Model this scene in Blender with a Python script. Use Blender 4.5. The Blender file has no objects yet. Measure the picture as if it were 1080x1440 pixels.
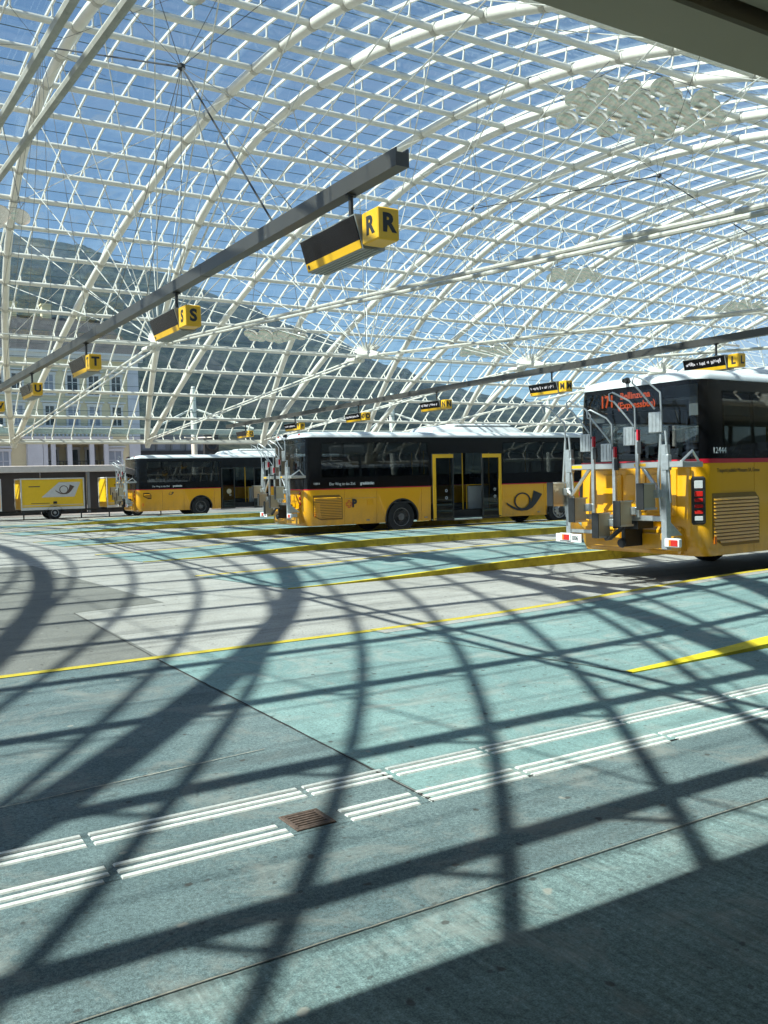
import bpy, math, random
from math import sin, cos, pi, radians, sqrt, atan2, asin
from mathutils import Vector, Matrix
random.seed(7)
SC = bpy.context.scene
COL = SC.collection

# ------------------------------------------------------------------ camera
# world: X runs along the vault (u), Y runs across it away from the camera (v), Z up
CAM_F = Vector((0.52299, 0.85153, -0.03701))
CAM_R = Vector((0.85143, -0.52395, -0.02355))
CAM_U = Vector((0.03944, 0.01920, 0.99904))
cd = bpy.data.cameras.new('camera')
cam = bpy.data.objects.new('camera', cd)
COL.objects.link(cam)
cam.matrix_world = Matrix(((CAM_R.x, CAM_U.x, -CAM_F.x, 0), (CAM_R.y, CAM_U.y, -CAM_F.y, 0),
                           (CAM_R.z, CAM_U.z, -CAM_F.z, 1.7), (0, 0, 0, 1)))
cd.sensor_fit = 'VERTICAL'
cd.sensor_height = 36
cd.lens = 36 * 1275 / 1440
cd.clip_end = 12000
cd.clip_start = 0.05
SC.camera = cam

# ------------------------------------------------------------------ sky, sun, exposure
SUN = Vector((-0.90, 0.045, 1.0)).normalized()
wd = bpy.data.worlds.new('World')
SC.world = wd
wd.use_nodes = True
nt = wd.node_tree
nt.nodes.clear()
sky = nt.nodes.new('ShaderNodeTexSky')
sky.sky_type = 'NISHITA'
sky.sun_disc = False
sky.sun_elevation = asin(SUN.z)
sky.sun_rotation = atan2(SUN.x, SUN.y)
sky.altitude = 600
sky.air_density = 1.1
sky.dust_density = 0.05
sky.ozone_density = 4.0
bg = nt.nodes.new('ShaderNodeBackground')
bg.inputs['Strength'].default_value = 0.056
wo = nt.nodes.new('ShaderNodeOutputWorld')
nt.links.new(sky.outputs[0], bg.inputs[0])
nt.links.new(bg.outputs[0], wo.inputs[0])
sl = bpy.data.lights.new('sun', 'SUN')
sl.energy = 5.0
sl.angle = radians(0.53)
sl.color = (1.0, 0.93, 0.82)
so = bpy.data.objects.new('sun', sl)
COL.objects.link(so)
so.rotation_euler = (-SUN).to_track_quat('-Z', 'Y').to_euler()
SC.view_settings.view_transform = 'Standard'
SC.view_settings.look = 'None'
SC.view_settings.exposure = 1.12
SC.view_settings.gamma = 1
SC.view_settings.use_curve_mapping = False
SC.cycles.max_bounces = 10
SC.cycles.transparent_max_bounces = 40
SC.cycles.use_denoising = True


# ------------------------------------------------------------------ helpers
class MB:
    def __init__(s):
        s.v = []
        s.f = []
        s.m = []

    def add(s, vs, fs, mi=0):
        o = len(s.v)
        s.v.extend([tuple(p) for p in vs])
        for f in fs:
            s.f.append(tuple(o + i for i in f))
            s.m.append(mi)
        return s

    def box(s, x0, x1, y0, y1, z0, z1, mi=0, xf=None):
        vs = [Vector((x, y, z)) for z in (z0, z1) for y in (y0, y1) for x in (x0, x1)]
        if xf:
            vs = [xf @ p for p in vs]
        return s.add(vs, [(0, 2, 3, 1), (4, 5, 7, 6), (0, 1, 5, 4), (2, 6, 7, 3), (0, 4, 6, 2), (1, 3, 7, 5)], mi)

    def bbox(s, x0, x1, y0, y1, z0, z1, b=0.01, mi=0, xf=None):
        """box with chamfered edges"""
        b = min(b, (x1 - x0) * .45, (y1 - y0) * .45, (z1 - z0) * .45)
        rings = []
        for z, i in ((z0, b), (z0 + b, 0), (z1 - b, 0), (z1, b)):
            c = b
            a0, a1, c0, c1 = x0 + i, x1 - i, y0 + i, y1 - i
            k = c * .6
            rings.append([Vector(q + (z,)) for q in ((a0 + k, c0), (a1 - k, c0), (a1, c0 + k), (a1, c1 - k), (a1 - k, c1), (a0 + k, c1), (a0, c1 - k), (a0, c0 + k))])
        if xf:
            rings = [[xf @ p for p in r] for r in rings]
        return s.loft(rings, True, True, True, mi)

    def loft(s, rings, closed=True, cap0=True, cap1=True, mi=0):
        n = len(rings[0])
        vs = [p for r in rings for p in r]
        fs = []
        for i in range(len(rings) - 1):
            for j in range(n if closed else n - 1):
                k = (j + 1) % n
                fs.append((i * n + j, i * n + k, (i + 1) * n + k, (i + 1) * n + j))
        if cap0:
            fs.append(tuple(range(n - 1, -1, -1)))
        if cap1:
            fs.append(tuple((len(rings) - 1) * n + j for j in range(n)))
        return s.add(vs, fs, mi)

    def tube(s, pts, r, n=8, mi=0, caps=True):
        pts = [Vector(p) for p in pts]
        rr = r if isinstance(r, (list, tuple)) else [r] * len(pts)
        rings = []
        ref = None
        for i, p in enumerate(pts):
            a = pts[max(i - 1, 0)]
            b = pts[min(i + 1, len(pts) - 1)]
            t = (b - a).normalized()
            if ref is None:
                ref = Vector((0, 0, 1)) if abs(t.z) < .9 else Vector((1, 0, 0))
            x = t.cross(ref)
            x.normalize()
            y = x.cross(t)
            ref = y
            rings.append([p + (x * cos(2 * pi * k / n) + y * sin(2 * pi * k / n)) * rr[i] for k in range(n)])
        return s.loft(rings, True, caps, caps, mi)

    def lathe(s, prof, c, ax='y', n=28, mi=0):
        """prof: list of (r, h); revolves about axis through c"""
        rings = []
        for r, h in prof:
            q = []
            for k in range(n):
                a = 2 * pi * k / n
                if ax == 'y':
                    q.append(Vector((c[0] + r * cos(a), c[1] + h, c[2] + r * sin(a))))
                elif ax == 'z':
                    q.append(Vector((c[0] + r * cos(a), c[1] + r * sin(a), c[2] + h)))
                else:
                    q.append(Vector((c[0] + h, c[1] + r * cos(a), c[2] + r * sin(a))))
            rings.append(q)
        return s.loft(rings, True, True, True, mi)

    def prism(s, poly, fn, d0, d1, mi=0):
        """poly 2-D, fn(a, b, depth) -> point"""
        n = len(poly)
        vs = [fn(a, b, d0) for a, b in poly] + [fn(a, b, d1) for a, b in poly]
        fs = [tuple(range(n)), tuple(range(2 * n - 1, n - 1, -1))]
        for i in range(n):
            j = (i + 1) % n
            fs.append((i, n + i, n + j, j))
        return s.add(vs, fs, mi)

    def ribbon(s, pts, ws, fn, d, mi=0):
        """flat ribbon of given half widths along 2-D points"""
        L, Rr = [], []
        for i, p in enumerate(pts):
            a = pts[max(i - 1, 0)]
            b = pts[min(i + 1, len(pts) - 1)]
            dx, dy = b[0] - a[0], b[1] - a[1]
            l = sqrt(dx * dx + dy * dy) or 1
            nx, ny = -dy / l, dx / l
            w = ws[i]
            L.append((p[0] + nx * w, p[1] + ny * w))
            Rr.append((p[0] - nx * w, p[1] - ny * w))
        vs = [fn(a, b, d) for a, b in L] + [fn(a, b, d) for a, b in Rr]
        n = len(pts)
        return s.add(vs, [(i, i + 1, n + i + 1, n + i) for i in range(n - 1)], mi)

    def build(s, name, mats, parent=None, smooth=None, kind=None, label=None):
        me = bpy.data.meshes.new(name)
        me.from_pydata(s.v, [], s.f)
        if not isinstance(mats, (list, tuple)):
            mats = [mats]
        for m in mats:
            me.materials.append(m)
        if len(mats) > 1:
            me.polygons.foreach_set('material_index', s.m)
        me.update()
        if smooth:
            me.polygons.foreach_set('use_smooth', [True] * len(me.polygons))
            try:
                me.set_sharp_from_angle(angle=radians(smooth))
            except Exception:
                pass
        o = bpy.data.objects.new(name, me)
        COL.objects.link(o)
        if parent:
            o.parent = parent
        if kind:
            o['kind'] = kind
        if label:
            o['label'] = label
        return o


def thing(name, label, cat, loc=(0, 0, 0), rz=0, group=None):
    o = bpy.data.objects.new(name, None)
    o.empty_display_size = .2
    COL.objects.link(o)
    o.location = loc
    o.rotation_euler = (0, 0, rz)
    o['label'] = label
    o['category'] = cat
    if group:
        o['group'] = group
    return o


def tag(o, label, cat, group=None):
    o['label'] = label
    o['category'] = cat
    if group:
        o['group'] = group
    return o


def link_copy(o, parent, loc=None):
    c = o.copy()
    COL.objects.link(c)
    c.parent = parent
    if loc is not None:
        c.location = loc
    return c


def copy_tree(o, parent=None):
    c = o.copy()
    COL.objects.link(c)
    c.parent = parent
    for ch in o.children:
        copy_tree(ch, c)
    return c


def text_obj(name, txt, size, mat, parent, mw, align='LEFT', ext=0.002, sx=1.0, bold=0.0, sp=1.0):
    cu = bpy.data.curves.new(name, 'FONT')
    cu.body = txt
    cu.size = size
    cu.align_x = align
    cu.align_y = 'CENTER'
    cu.extrude = ext
    cu.offset = bold
    cu.space_character = sp
    cu.resolution_u = 3
    t = bpy.data.objects.new(name, cu)
    COL.objects.link(t)
    dg = bpy.context.evaluated_depsgraph_get()
    me = bpy.data.meshes.new_from_object(t.evaluated_get(dg))
    COL.objects.unlink(t)
    bpy.data.objects.remove(t)
    me.transform(mw @ Matrix.Diagonal((sx, 1, 1, 1)))
    me.materials.clear()
    me.materials.append(mat)
    o = bpy.data.objects.new(name, me)
    COL.objects.link(o)
    o.parent = parent
    return o


# text frames: columns are text x, text y, normal
def frame(o, x, y, z):
    return Matrix(((x[0], y[0], z[0], o[0]), (x[1], y[1], z[1], o[1]), (x[2], y[2], z[2], o[2]), (0, 0, 0, 1)))


# ------------------------------------------------------------------ materials
def new_mat(name):
    m = bpy.data.materials.new(name)
    m.use_nodes = True
    n = m.node_tree
    b = n.nodes['Principled BSDF']
    return m, n, b


def N(n, t, **kw):
    x = n.nodes.new(t)
    for k, v in kw.items():
        if k in x.inputs:
            x.inputs[k].default_value = v
        else:
            setattr(x, k, v)
    return x


def ramp(n, fac, stops):
    r = n.nodes.new('ShaderNodeValToRGB')
    e = r.color_ramp.elements
    while len(e) < len(stops):
        e.new(.5)
    for i, (p, c) in enumerate(stops):
        e[i].position = p
        e[i].color = (c[0], c[1], c[2], 1) if hasattr(c, '__len__') else (c, c, c, 1)
    n.links.new(fac, r.inputs[0])
    return r.outputs[0]


def mixc(n, fac, a, b, mode='MIX'):
    x = n.nodes.new('ShaderNodeMix')
    x.data_type = 'RGBA'
    x.blend_type = mode
    for s, v in ((0, fac), (6, a), (7, b)):
        if hasattr(v, 'is_linked') or hasattr(v, 'links'):
            n.links.new(v, x.inputs[s])
        elif s == 0:
            x.inputs[0].default_value = v
        else:
            x.inputs[s].default_value = (v[0], v[1], v[2], 1)
    return x.outputs[2]


def coords(n, scale=(1, 1, 1), rot=(0, 0, 0), kind='Object'):
    tc = n.nodes.new('ShaderNodeTexCoord')
    mp = n.nodes.new('ShaderNodeMapping')
    mp.inputs['Scale'].default_value = scale
    mp.inputs['Rotation'].default_value = rot
    n.links.new(tc.outputs[kind], mp.inputs[0])
    return mp.outputs[0]


def noise(n, vec, scale, detail=4, rough=.55, dist=0):
    x = n.nodes.new('ShaderNodeTexNoise')
    x.inputs['Scale'].default_value = scale
    x.inputs['Detail'].default_value = detail
    x.inputs['Roughness'].default_value = rough
    x.inputs['Distortion'].default_value = dist
    n.links.new(vec, x.inputs['Vector'])
    return x.outputs[0]


def bump(n, b, h, strength=.3, dist=.01):
    x = n.nodes.new('ShaderNodeBump')
    x.inputs['Strength'].default_value = strength
    x.inputs['Distance'].default_value = dist
    n.links.new(h, x.inputs['Height'])
    n.links.new(x.outputs[0], b.inputs['Normal'])


def plain(name, col, rough=.5, metal=0, coat=0, var=.06, vscale=6, grime=0, spec=.5):
    m, n, b = new_mat(name)
    v = coords(n)
    f = noise(n, v, vscale, 4, .6)
    lo = tuple(c * (1 - var) for c in col)
    hi = tuple(min(1, c * (1 + var)) for c in col)
    c = ramp(n, f, [(.3, lo), (.7, hi)])
    if grime:
        g = noise(n, v, vscale * 2.3, 6, .7, .5)
        gm = ramp(n, g, [(.52, 0), (.75, grime)])
        c = mixc(n, gm, c, tuple(x * .35 + .01 for x in col))
    n.links.new(c, b.inputs['Base Color'])
    b.inputs['Roughness'].default_value = rough
    b.inputs['Metallic'].default_value = metal
    b.inputs['Coat Weight'].default_value = coat
    b.inputs['Coat Roughness'].default_value = .08
    b.inputs['Specular IOR Level'].default_value = spec
    return m


def emis(name, col, s):
    m, n, b = new_mat(name)
    b.inputs['Base Color'].default_value = (.02, .02, .02, 1)
    b.inputs['Emission Color'].default_value = col + (1,)
    b.inputs['Emission Strength'].default_value = s
    return m


def glass(name, tint, refl=.5, dust=0.0, dustcol=(.6, .65, .65), rough=.0, ior=1.5, scale=1.2):
    """thin sheet: straight-through tint, fresnel mirror, a film of dust"""
    m = bpy.data.materials.new(name)
    m.use_nodes = True
    n = m.node_tree
    n.nodes.clear()
    out = n.nodes.new('ShaderNodeOutputMaterial')
    tr = N(n, 'ShaderNodeBsdfTransparent', Color=tint + (1,))
    gl = N(n, 'ShaderNodeBsdfGlossy', Color=(1, 1, 1, 1), Roughness=rough)
    # Schlick reflectance that is the same from either side of the sheet
    fr = N(n, 'ShaderNodeLayerWeight', Blend=.5)
    pw = N(n, 'ShaderNodeMath', operation='POWER')
    n.links.new(fr.outputs['Facing'], pw.inputs[0])
    pw.inputs[1].default_value = 4.5
    mu = N(n, 'ShaderNodeMath', operation='MULTIPLY_ADD')
    n.links.new(pw.outputs[0], mu.inputs[0])
    mu.inputs[1].default_value = refl
    mu.inputs[2].default_value = .04 * min(1, refl * 1.2)
    mx = n.nodes.new('ShaderNodeMixShader')
    n.links.new(mu.outputs[0], mx.inputs[0])
    n.links.new(tr.outputs[0], mx.inputs[1])
    n.links.new(gl.outputs[0], mx.inputs[2])
    last = mx.outputs[0]
    if dust:
        v = coords(n)
        f = noise(n, v, scale, 5, .65, .6)
        f2 = ramp(n, f, [(.45, 0), (.6, dust), (.8, dust * 9)])
        di = N(n, 'ShaderNodeBsdfDiffuse', Color=dustcol + (1,))
        tl = N(n, 'ShaderNodeBsdfTranslucent', Color=dustcol + (1,))
        ad = n.nodes.new('ShaderNodeMixShader')
        ad.inputs[0].default_value = .5
        n.links.new(di.outputs[0], ad.inputs[1])
        n.links.new(tl.outputs[0], ad.inputs[2])
        m2 = n.nodes.new('ShaderNodeMixShader')
        n.links.new(f2, m2.inputs[0])
        n.links.new(last, m2.inputs[1])
        n.links.new(ad.outputs[0], m2.inputs[2])
        last = m2.outputs[0]
    n.links.new(last, out.inputs[0])
    return m


def paving(name, col, col2, speck=.25, grain=220, stain=.35, rough=.85, streak=0.0, worn=None, bumpy=.35):
    """painted / bare concrete: blotches, fine aggregate, dark stains, worn patches"""
    m, n, b = new_mat(name)
    v = coords(n)
    big = noise(n, v, .55, 6, .62, .4)
    c = ramp(n, big, [(.32, col2), (.66, col)])
    mid = noise(n, v, 3.1, 6, .68, .5)
    c = mixc(n, ramp(n, mid, [(.35, .5), (.75, 0)]), c, tuple(x * .72 for x in col2))
    g = noise(n, v, grain, 2, .6)
    c = mixc(n, speck, c, ramp(n, g, [(.3, (.12, .12, .12)), (.5, (.5, .5, .5)), (.72, (.95, .95, .93))]), 'OVERLAY')
    g2 = noise(n, v, grain * .28, 3, .6)
    c = mixc(n, speck * .8, c, ramp(n, g2, [(.34, (.2, .2, .2)), (.5, (.5, .5, .5)), (.7, (.8, .8, .8))]), 'OVERLAY')
    if worn:
        w = noise(n, v, 1.7, 8, .74, 1.0)
        c = mixc(n, ramp(n, w, [(.5, 0), (.66, .7)]), c, worn)
        w2 = noise(n, v, 14, 6, .75, 1.2)
        c = mixc(n, ramp(n, w2, [(.62, 0), (.72, .5)]), c, worn)
    if streak:
        sv = coords(n, (14, 1.1, 1), (0, 0, radians(-52)))
        sn = noise(n, sv, 2.2, 5, .7)
        c = mixc(n, streak, c, ramp(n, sn, [(.36, (.25, .25, .25)), (.5, (.5, .5, .5)), (.66, (.8, .8, .8))]), 'OVERLAY')
    # dark scuffs and drips
    s1 = noise(n, v, 6.3, 7, .72, 1.5)
    c = mixc(n, ramp(n, s1, [(.58, 0), (.72, stain)]), c, (.035, .035, .033))
    # long faint tyre smears running with the lanes
    ty = noise(n, coords(n, (.09, 1.6, 1), (0, 0, .04)), 1.9, 5, .62, .3)
    c = mixc(n, ramp(n, ty, [(.54, 0), (.68, .38)]), c, (.055, .055, .055))
    def spots(scale, r, k, colr, off):
        vo = n.nodes.new('ShaderNodeTexVoronoi')
        vo.voronoi_dimensions = '2D'
        vo.inputs['Scale'].default_value = scale
        mp = n.nodes.new('ShaderNodeMapping')
        mp.inputs['Location'].default_value = (off, off * .7, 0)
        wob = noise(n, v, 16, 2, .5)
        av = n.nodes.new('ShaderNodeVectorMath')
        av.operation = 'MULTIPLY_ADD'
        n.links.new(wob, av.inputs[0])
        av.inputs[1].default_value = (.05, .05, 0)
        n.links.new(v, av.inputs[2])
        n.links.new(av.outputs[0], mp.inputs[0])
        n.links.new(mp.outputs[0], vo.inputs['Vector'])
        m1 = ramp(n, vo.outputs['Distance'], [(r * .6, k), (r, 0)])
        sel = ramp(n, vo.outputs['Color'], [(.55, 0), (.6, 1)])
        mu = n.nodes.new('ShaderNodeMath')
        mu.operation = 'MULTIPLY'
        n.links.new(m1, mu.inputs[0])
        n.links.new(sel, mu.inputs[1])
        return mixc(n, mu.outputs[0], c, colr)
    c = spots(2.6, .055, .75, (.055, .045, .038), 1.3)
    c = spots(5.5, .07, .6, (.05, .045, .04), 7.1)
    c = spots(1.3, .03, .7, (.34, .31, .26), 3.7)
    # hairline scratches: thin ridges of a stretched, warped noise, only here and there
    rn = noise(n, coords(n, (1, 2.6, 1), (0, 0, .5)), 2.4, 4, .6, 1.8)
    line = ramp(n, rn, [(.488, 0), (.497, .5), (.503, .5), (.512, 0)])
    msk = ramp(n, noise(n, v, 1.1, 3, .6), [(.5, 0), (.62, 1)])
    mu = n.nodes.new('ShaderNodeMath')
    mu.operation = 'MULTIPLY'
    n.links.new(line, mu.inputs[0])
    n.links.new(msk, mu.inputs[1])
    c = mixc(n, mu.outputs[0], c, tuple(x * .45 for x in col2))
    n.links.new(c, b.inputs['Base Color'])
    b.inputs['Roughness'].default_value = rough
    b.inputs['Specular IOR Level'].default_value = .3
    bump(n, b, mixc(n, .4, g, mid), bumpy, .004)
    return m


M = {}
M['teal'] = paving('teal_paint', (.26, .375, .35), (.185, .285, .272), .42, 200, .5, .8, .12, (.33, .34, .30))
M['teal_dark'] = paving('worn_teal', (.185, .235, .23), (.105, .148, .152), .65, 210, .6, .85, 0, (.25, .245, .215))
M['teal_brush'] = paving('brushed_teal', (.23, .31, .295), (.145, .205, .20), .5, 160, .55, .8, .45, (.28, .29, .26))
M['concrete'] = paving('pale_concrete', (.465, .44, .40), (.345, .322, .285), .45, 170, .35, .9)
M['asphalt'] = paving('grey_concrete', (.24, .23, .20), (.185, .178, .158), .35, 190, .35, .9)
M['roadfar'] = paving('far_concrete', (.36, .35, .33), (.29, .28, .265), .3, 60, .3, .9)
M['joint'] = plain('joint_filler', (.035, .03, .028), .9, var=.4, vscale=30)
M['crackfill'] = plain('old_joint', (.33, .29, .23), .9, var=.5, vscale=20)
M['yline'] = plain('yellow_marking', (.62, .46, .035), .75, var=.12, vscale=12, grime=.55)
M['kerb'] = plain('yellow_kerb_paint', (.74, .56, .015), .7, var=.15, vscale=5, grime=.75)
M['kerb_face'] = plain('grimy_shaded_kerb_face', (.46, .35, .02), .8, var=.3, vscale=3, grime=.85)  # grime and shade both in the colour: darker yellow for sun-averted faces
M['white_line'] = plain('white_tactile', (.70, .68, .62), .75, var=.14, vscale=26, grime=.75)
M['rust'] = plain('rusted_iron', (.13, .085, .065), .8, .3, var=.4, vscale=40)
M['pit'] = plain('drain_dark', (.008, .008, .008), .9)
M['steel_white'] = plain('white_painted_steel', (.74, .70, .615), .38, 0, .15, .05, 3, grime=.12)
M['steel_dirty'] = plain('dirty_white_steel', (.50, .47, .40), .5, 0, 0, .15, 6, grime=.45)
M['cable'] = plain('steel_cable', (.20, .20, .19), .45, .6)
M['cable_w'] = plain('white_rod', (.62, .60, .54), .4)
M['rod_dark'] = plain('dark_rod', (.05, .05, .05), .5, .3)
M['jointglass'] = plain('glazing_seal', (.05, .075, .075), .4)
M['pane'] = glass('roof_glass', (.86, .95, .985), .28, .004, (.62, .68, .70), 0, 1.5, .55)
M['beam'] = plain('grey_beam_paint', (.05, .046, .04), .4, 0, .1, .08, 2)
M['canopy'] = plain('olive_soffit', (.46, .37, .25), .55, 0, 0, .06, 1.2)
M['yellow_sign'] = plain('sign_yellow', (.82, .45, .008), .4, 0, .2, .03)
M['black'] = plain('black_plastic', (.018, .018, .018), .45)
M['screen'] = plain('dark_screen', (.004, .004, .005), .22, 0, 0, spec=.25)
M['grey_metal'] = plain('grey_casing', (.33, .34, .32), .45, .3)
M['letter'] = plain('dark_letter', (.02, .022, .025), .6)
M['lcd'] = emis('white_leds', (.9, .92, .95), .4)
M['led'] = emis('orange_leds', (1.0, .13, .02), .5)
M['yellow'] = plain('post_yellow_paint', (.84, .385, .004), .28, 0, .6, .03, 1.5)
# road dirt on the lower panels of the buses
_m = M['yellow']
_n = _m.node_tree
_b = _n.nodes['Principled BSDF']
_c = _b.inputs['Base Color'].links[0].from_socket
_tc = _n.nodes.new('ShaderNodeTexCoord')
_sx = _n.nodes.new('ShaderNodeSeparateXYZ')
_n.links.new(_tc.outputs['Object'], _sx.inputs[0])
_h = _n.nodes.new('ShaderNodeMapRange')
for _k, _v in ((1, .95), (2, .35), (3, 0.0), (4, .62)):
    _h.inputs[_k].default_value = _v
_n.links.new(_sx.outputs['Z'], _h.inputs[0])
_nz = ramp(_n, noise(_n, coords(_n, (1, 1, .35)), 3.5, 7, .7, .4), [(.3, .1), (.7, 1)])
_mu = _n.nodes.new('ShaderNodeMath')
_mu.operation = 'MULTIPLY'
_n.links.new(_h.outputs[0], _mu.inputs[0])
_n.links.new(_nz, _mu.inputs[1])
_n.links.new(mixc(_n, _mu.outputs[0], _c, (.20, .13, .05)), _b.inputs['Base Color'])
M['trailer_yellow'] = plain('trailer_yellow', (.90, .55, .012), .35, 0, .3, .03)
M['yellow_shade'] = plain('grille_gap_shade_yellow', (.22, .11, .004), .5)  # darker bus yellow: shade behind the grille slats put into the colour
M['blackbody'] = plain('black_gloss_body', (.005, .005, .006), .16, 0, 0, .1, spec=.3)
M['roofwhite'] = plain('white_roof_paint', (.78, .79, .78), .3, 0, .3, .03)
M['red'] = plain('red_stripe', (.55, .012, .03), .35, 0, .3)
M['windowglass'] = glass('tinted_bus_glass', (.46, .49, .50), .9, 0)
M['rubber'] = plain('tyre_rubber', (.015, .015, .015), .85, var=.3, vscale=12)
M['rim'] = plain('rim_silver', (.42, .42, .42), .4, .7)
M['rim_dark'] = plain('rim_dusty', (.13, .125, .12), .7, .2, var=.3)
M['hub'] = plain('hub_dark', (.02, .02, .02), .5)
M['galv'] = plain('galvanised_steel', (.52, .54, .54), .38, .75, 0, .15, 14)
M['alu'] = plain('brushed_alu', (.62, .62, .60), .35, .8)
M['tray'] = plain('tray_sand', (.50, .42, .29), .4, .35)
M['redlens'] = plain('red_lens', (.55, .02, .015), .15, 0, .6)
M['whitelens'] = plain('clear_lens', (.65, .65, .64), .12, .2, .6)
M['orange'] = plain('orange_reflector', (.75, .18, .01), .3)
M['plate'] = plain('plate_white', (.75, .75, .72), .4)
M['white_text'] = plain('white_lettering', (.78, .78, .76), .5)
M['seat'] = plain('seat_fabric', (.025, .03, .05), .9, var=.3, vscale=20)
M['interior'] = plain('bus_lining', (.30, .30, .29), .7)
M['busfloor'] = plain('bus_floor', (.05, .05, .055), .7)
M['mirror'] = plain('reflector_alu', (.86, .82, .75), .2, .95, 0, .06, 4)
M['cream'] = plain('cream_render', (.68, .58, .37), .9, var=.08, vscale=.6)
M['lilac'] = plain('lilac_stone', (.56, .55, .58), .85, var=.08, vscale=1)
M['stonewhite'] = plain('pale_trim', (.62, .60, .57), .8)
M['brown'] = plain('brown_panel', (.045, .035, .03), .6, var=.2, vscale=1)
M['greywall'] = plain('grey_cladding', (.22, .23, .235), .8, var=.08, vscale=.5)
M['darkroof'] = plain('slate_roof', (.055, .05, .05), .8, var=.25, vscale=2)
M['shutter'] = plain('shutter_grey', (.28, .30, .35), .7)
M['darkwin'] = plain('far_window', (.03, .035, .04), .15)


# ------------------------------------------------------------------ ground
def sheet(name, poly, z, mat, lift=None, res=None):
    mb = MB()
    if lift is None:
        mb.add([(x, y, z) for x, y in poly], [tuple(range(len(poly)))])
    return mb.build(name, mat, kind='structure')


g = MB()
GX = [-2400, -400, -60, -20, 20, 60, 120, 400, 2400]
GY = [-2400, -400, -60, -20, 20, 60, 120, 400, 2400]
g.add([(x, y, -.004) for y in GY for x in GX], [(j * 9 + i, j * 9 + i + 1, j * 9 + i + 10, j * 9 + i + 9) for j in range(8) for i in range(8)])
g.build('ground', M['roadfar'], kind='structure')
sheet('road_concrete', [(-30, 8.62), (62, 8.62), (62, 54), (-30, 54)], 0, M['concrete'])
sheet('road_asphalt', [(-30, 8.62), (2.72, 8.62), (2.76, 12.46), (4.05, 12.68), (3.7, 20.5), (-30, 28)], .004, M['asphalt'])
sheet('pavement_dark', [(-30, 3.89), (2.65, 3.89), (2.65, 8.62), (-30, 8.62)], .004, M['teal_dark'])
sheet('pavement_mid', [(-30, 2.917), (62, 2.917), (62, 3.885), (-30, 3.885)], .004, M['teal_dark'])
sheet('pavement_near', [(-30, -12), (62, -12), (62, 2.911), (-30, 2.911)], .004, M['teal_brush'])
sheet('crossing_teal', [(2.665, 3.9), (62, 3.9), (62, 5.4), (5.74, 5.4), (5.2, 8.62), (2.665, 8.62)], .004, M['teal'])


def wavy(name, pts, w, z, mat, amp=.006, n=60):
    """a filled joint: a thin strip with a slightly ragged edge"""
    L = []
    for i in range(n + 1):
        t = i / n * (len(pts) - 1)
        k = min(int(t), len(pts) - 2)
        a, b = Vector(pts[k] + (z,)), Vector(pts[k + 1] + (z,))
        L.append(a.lerp(b, t - k))
    mb = MB()
    vs = []
    for i, p in enumerate(L):
        d = (L[min(i + 1, n)] - L[max(i - 1, 0)]).normalized()
        nn = Vector((-d.y, d.x, 0))
        j = random.uniform(-amp, amp)
        vs += [p + nn * (w * .5 + j + random.uniform(-amp, amp) * .5), p - nn * (w * .5 - j + random.uniform(-amp, amp) * .5)]
    mb.add(vs, [(2 * i, 2 * i + 1, 2 * i + 3, 2 * i + 2) for i in range(n)])
    return mb.build(name, mat, kind='structure')


wavy('ground_joint', [(2.635, 3.87), (2.655, 5.94), (2.66, 8.6), (2.74, 12.4)], .012, .010, M['joint'], .003)
wavy('ground_joint', [(-12, 2.914), (.98, 2.912), (2.7, 2.917), (20, 2.912)], .007, .010, M['crackfill'], .002, 200)
wavy('ground_joint', [(2.63, 3.89), (20, 3.87)], .009, .011, M['joint'], .002, 120)
wavy('ground_joint', [(-6, 5.1), (.9, 5.12), (2.3, 5.25)], .008, .0105, M['crackfill'], .004, 80)
wavy('ground_joint', [(5.0, 9.2), (5.75, 5.42)], .008, .012, M['crackfill'], .004, 40)


# boarding islands: flush at the left end, ramping up to the right
def ramp_z(u, u0, h=.17):
    t = min(1, max(0, (u - u0) / 6.5))
    return h * t * t * (3 - 2 * t)


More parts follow.
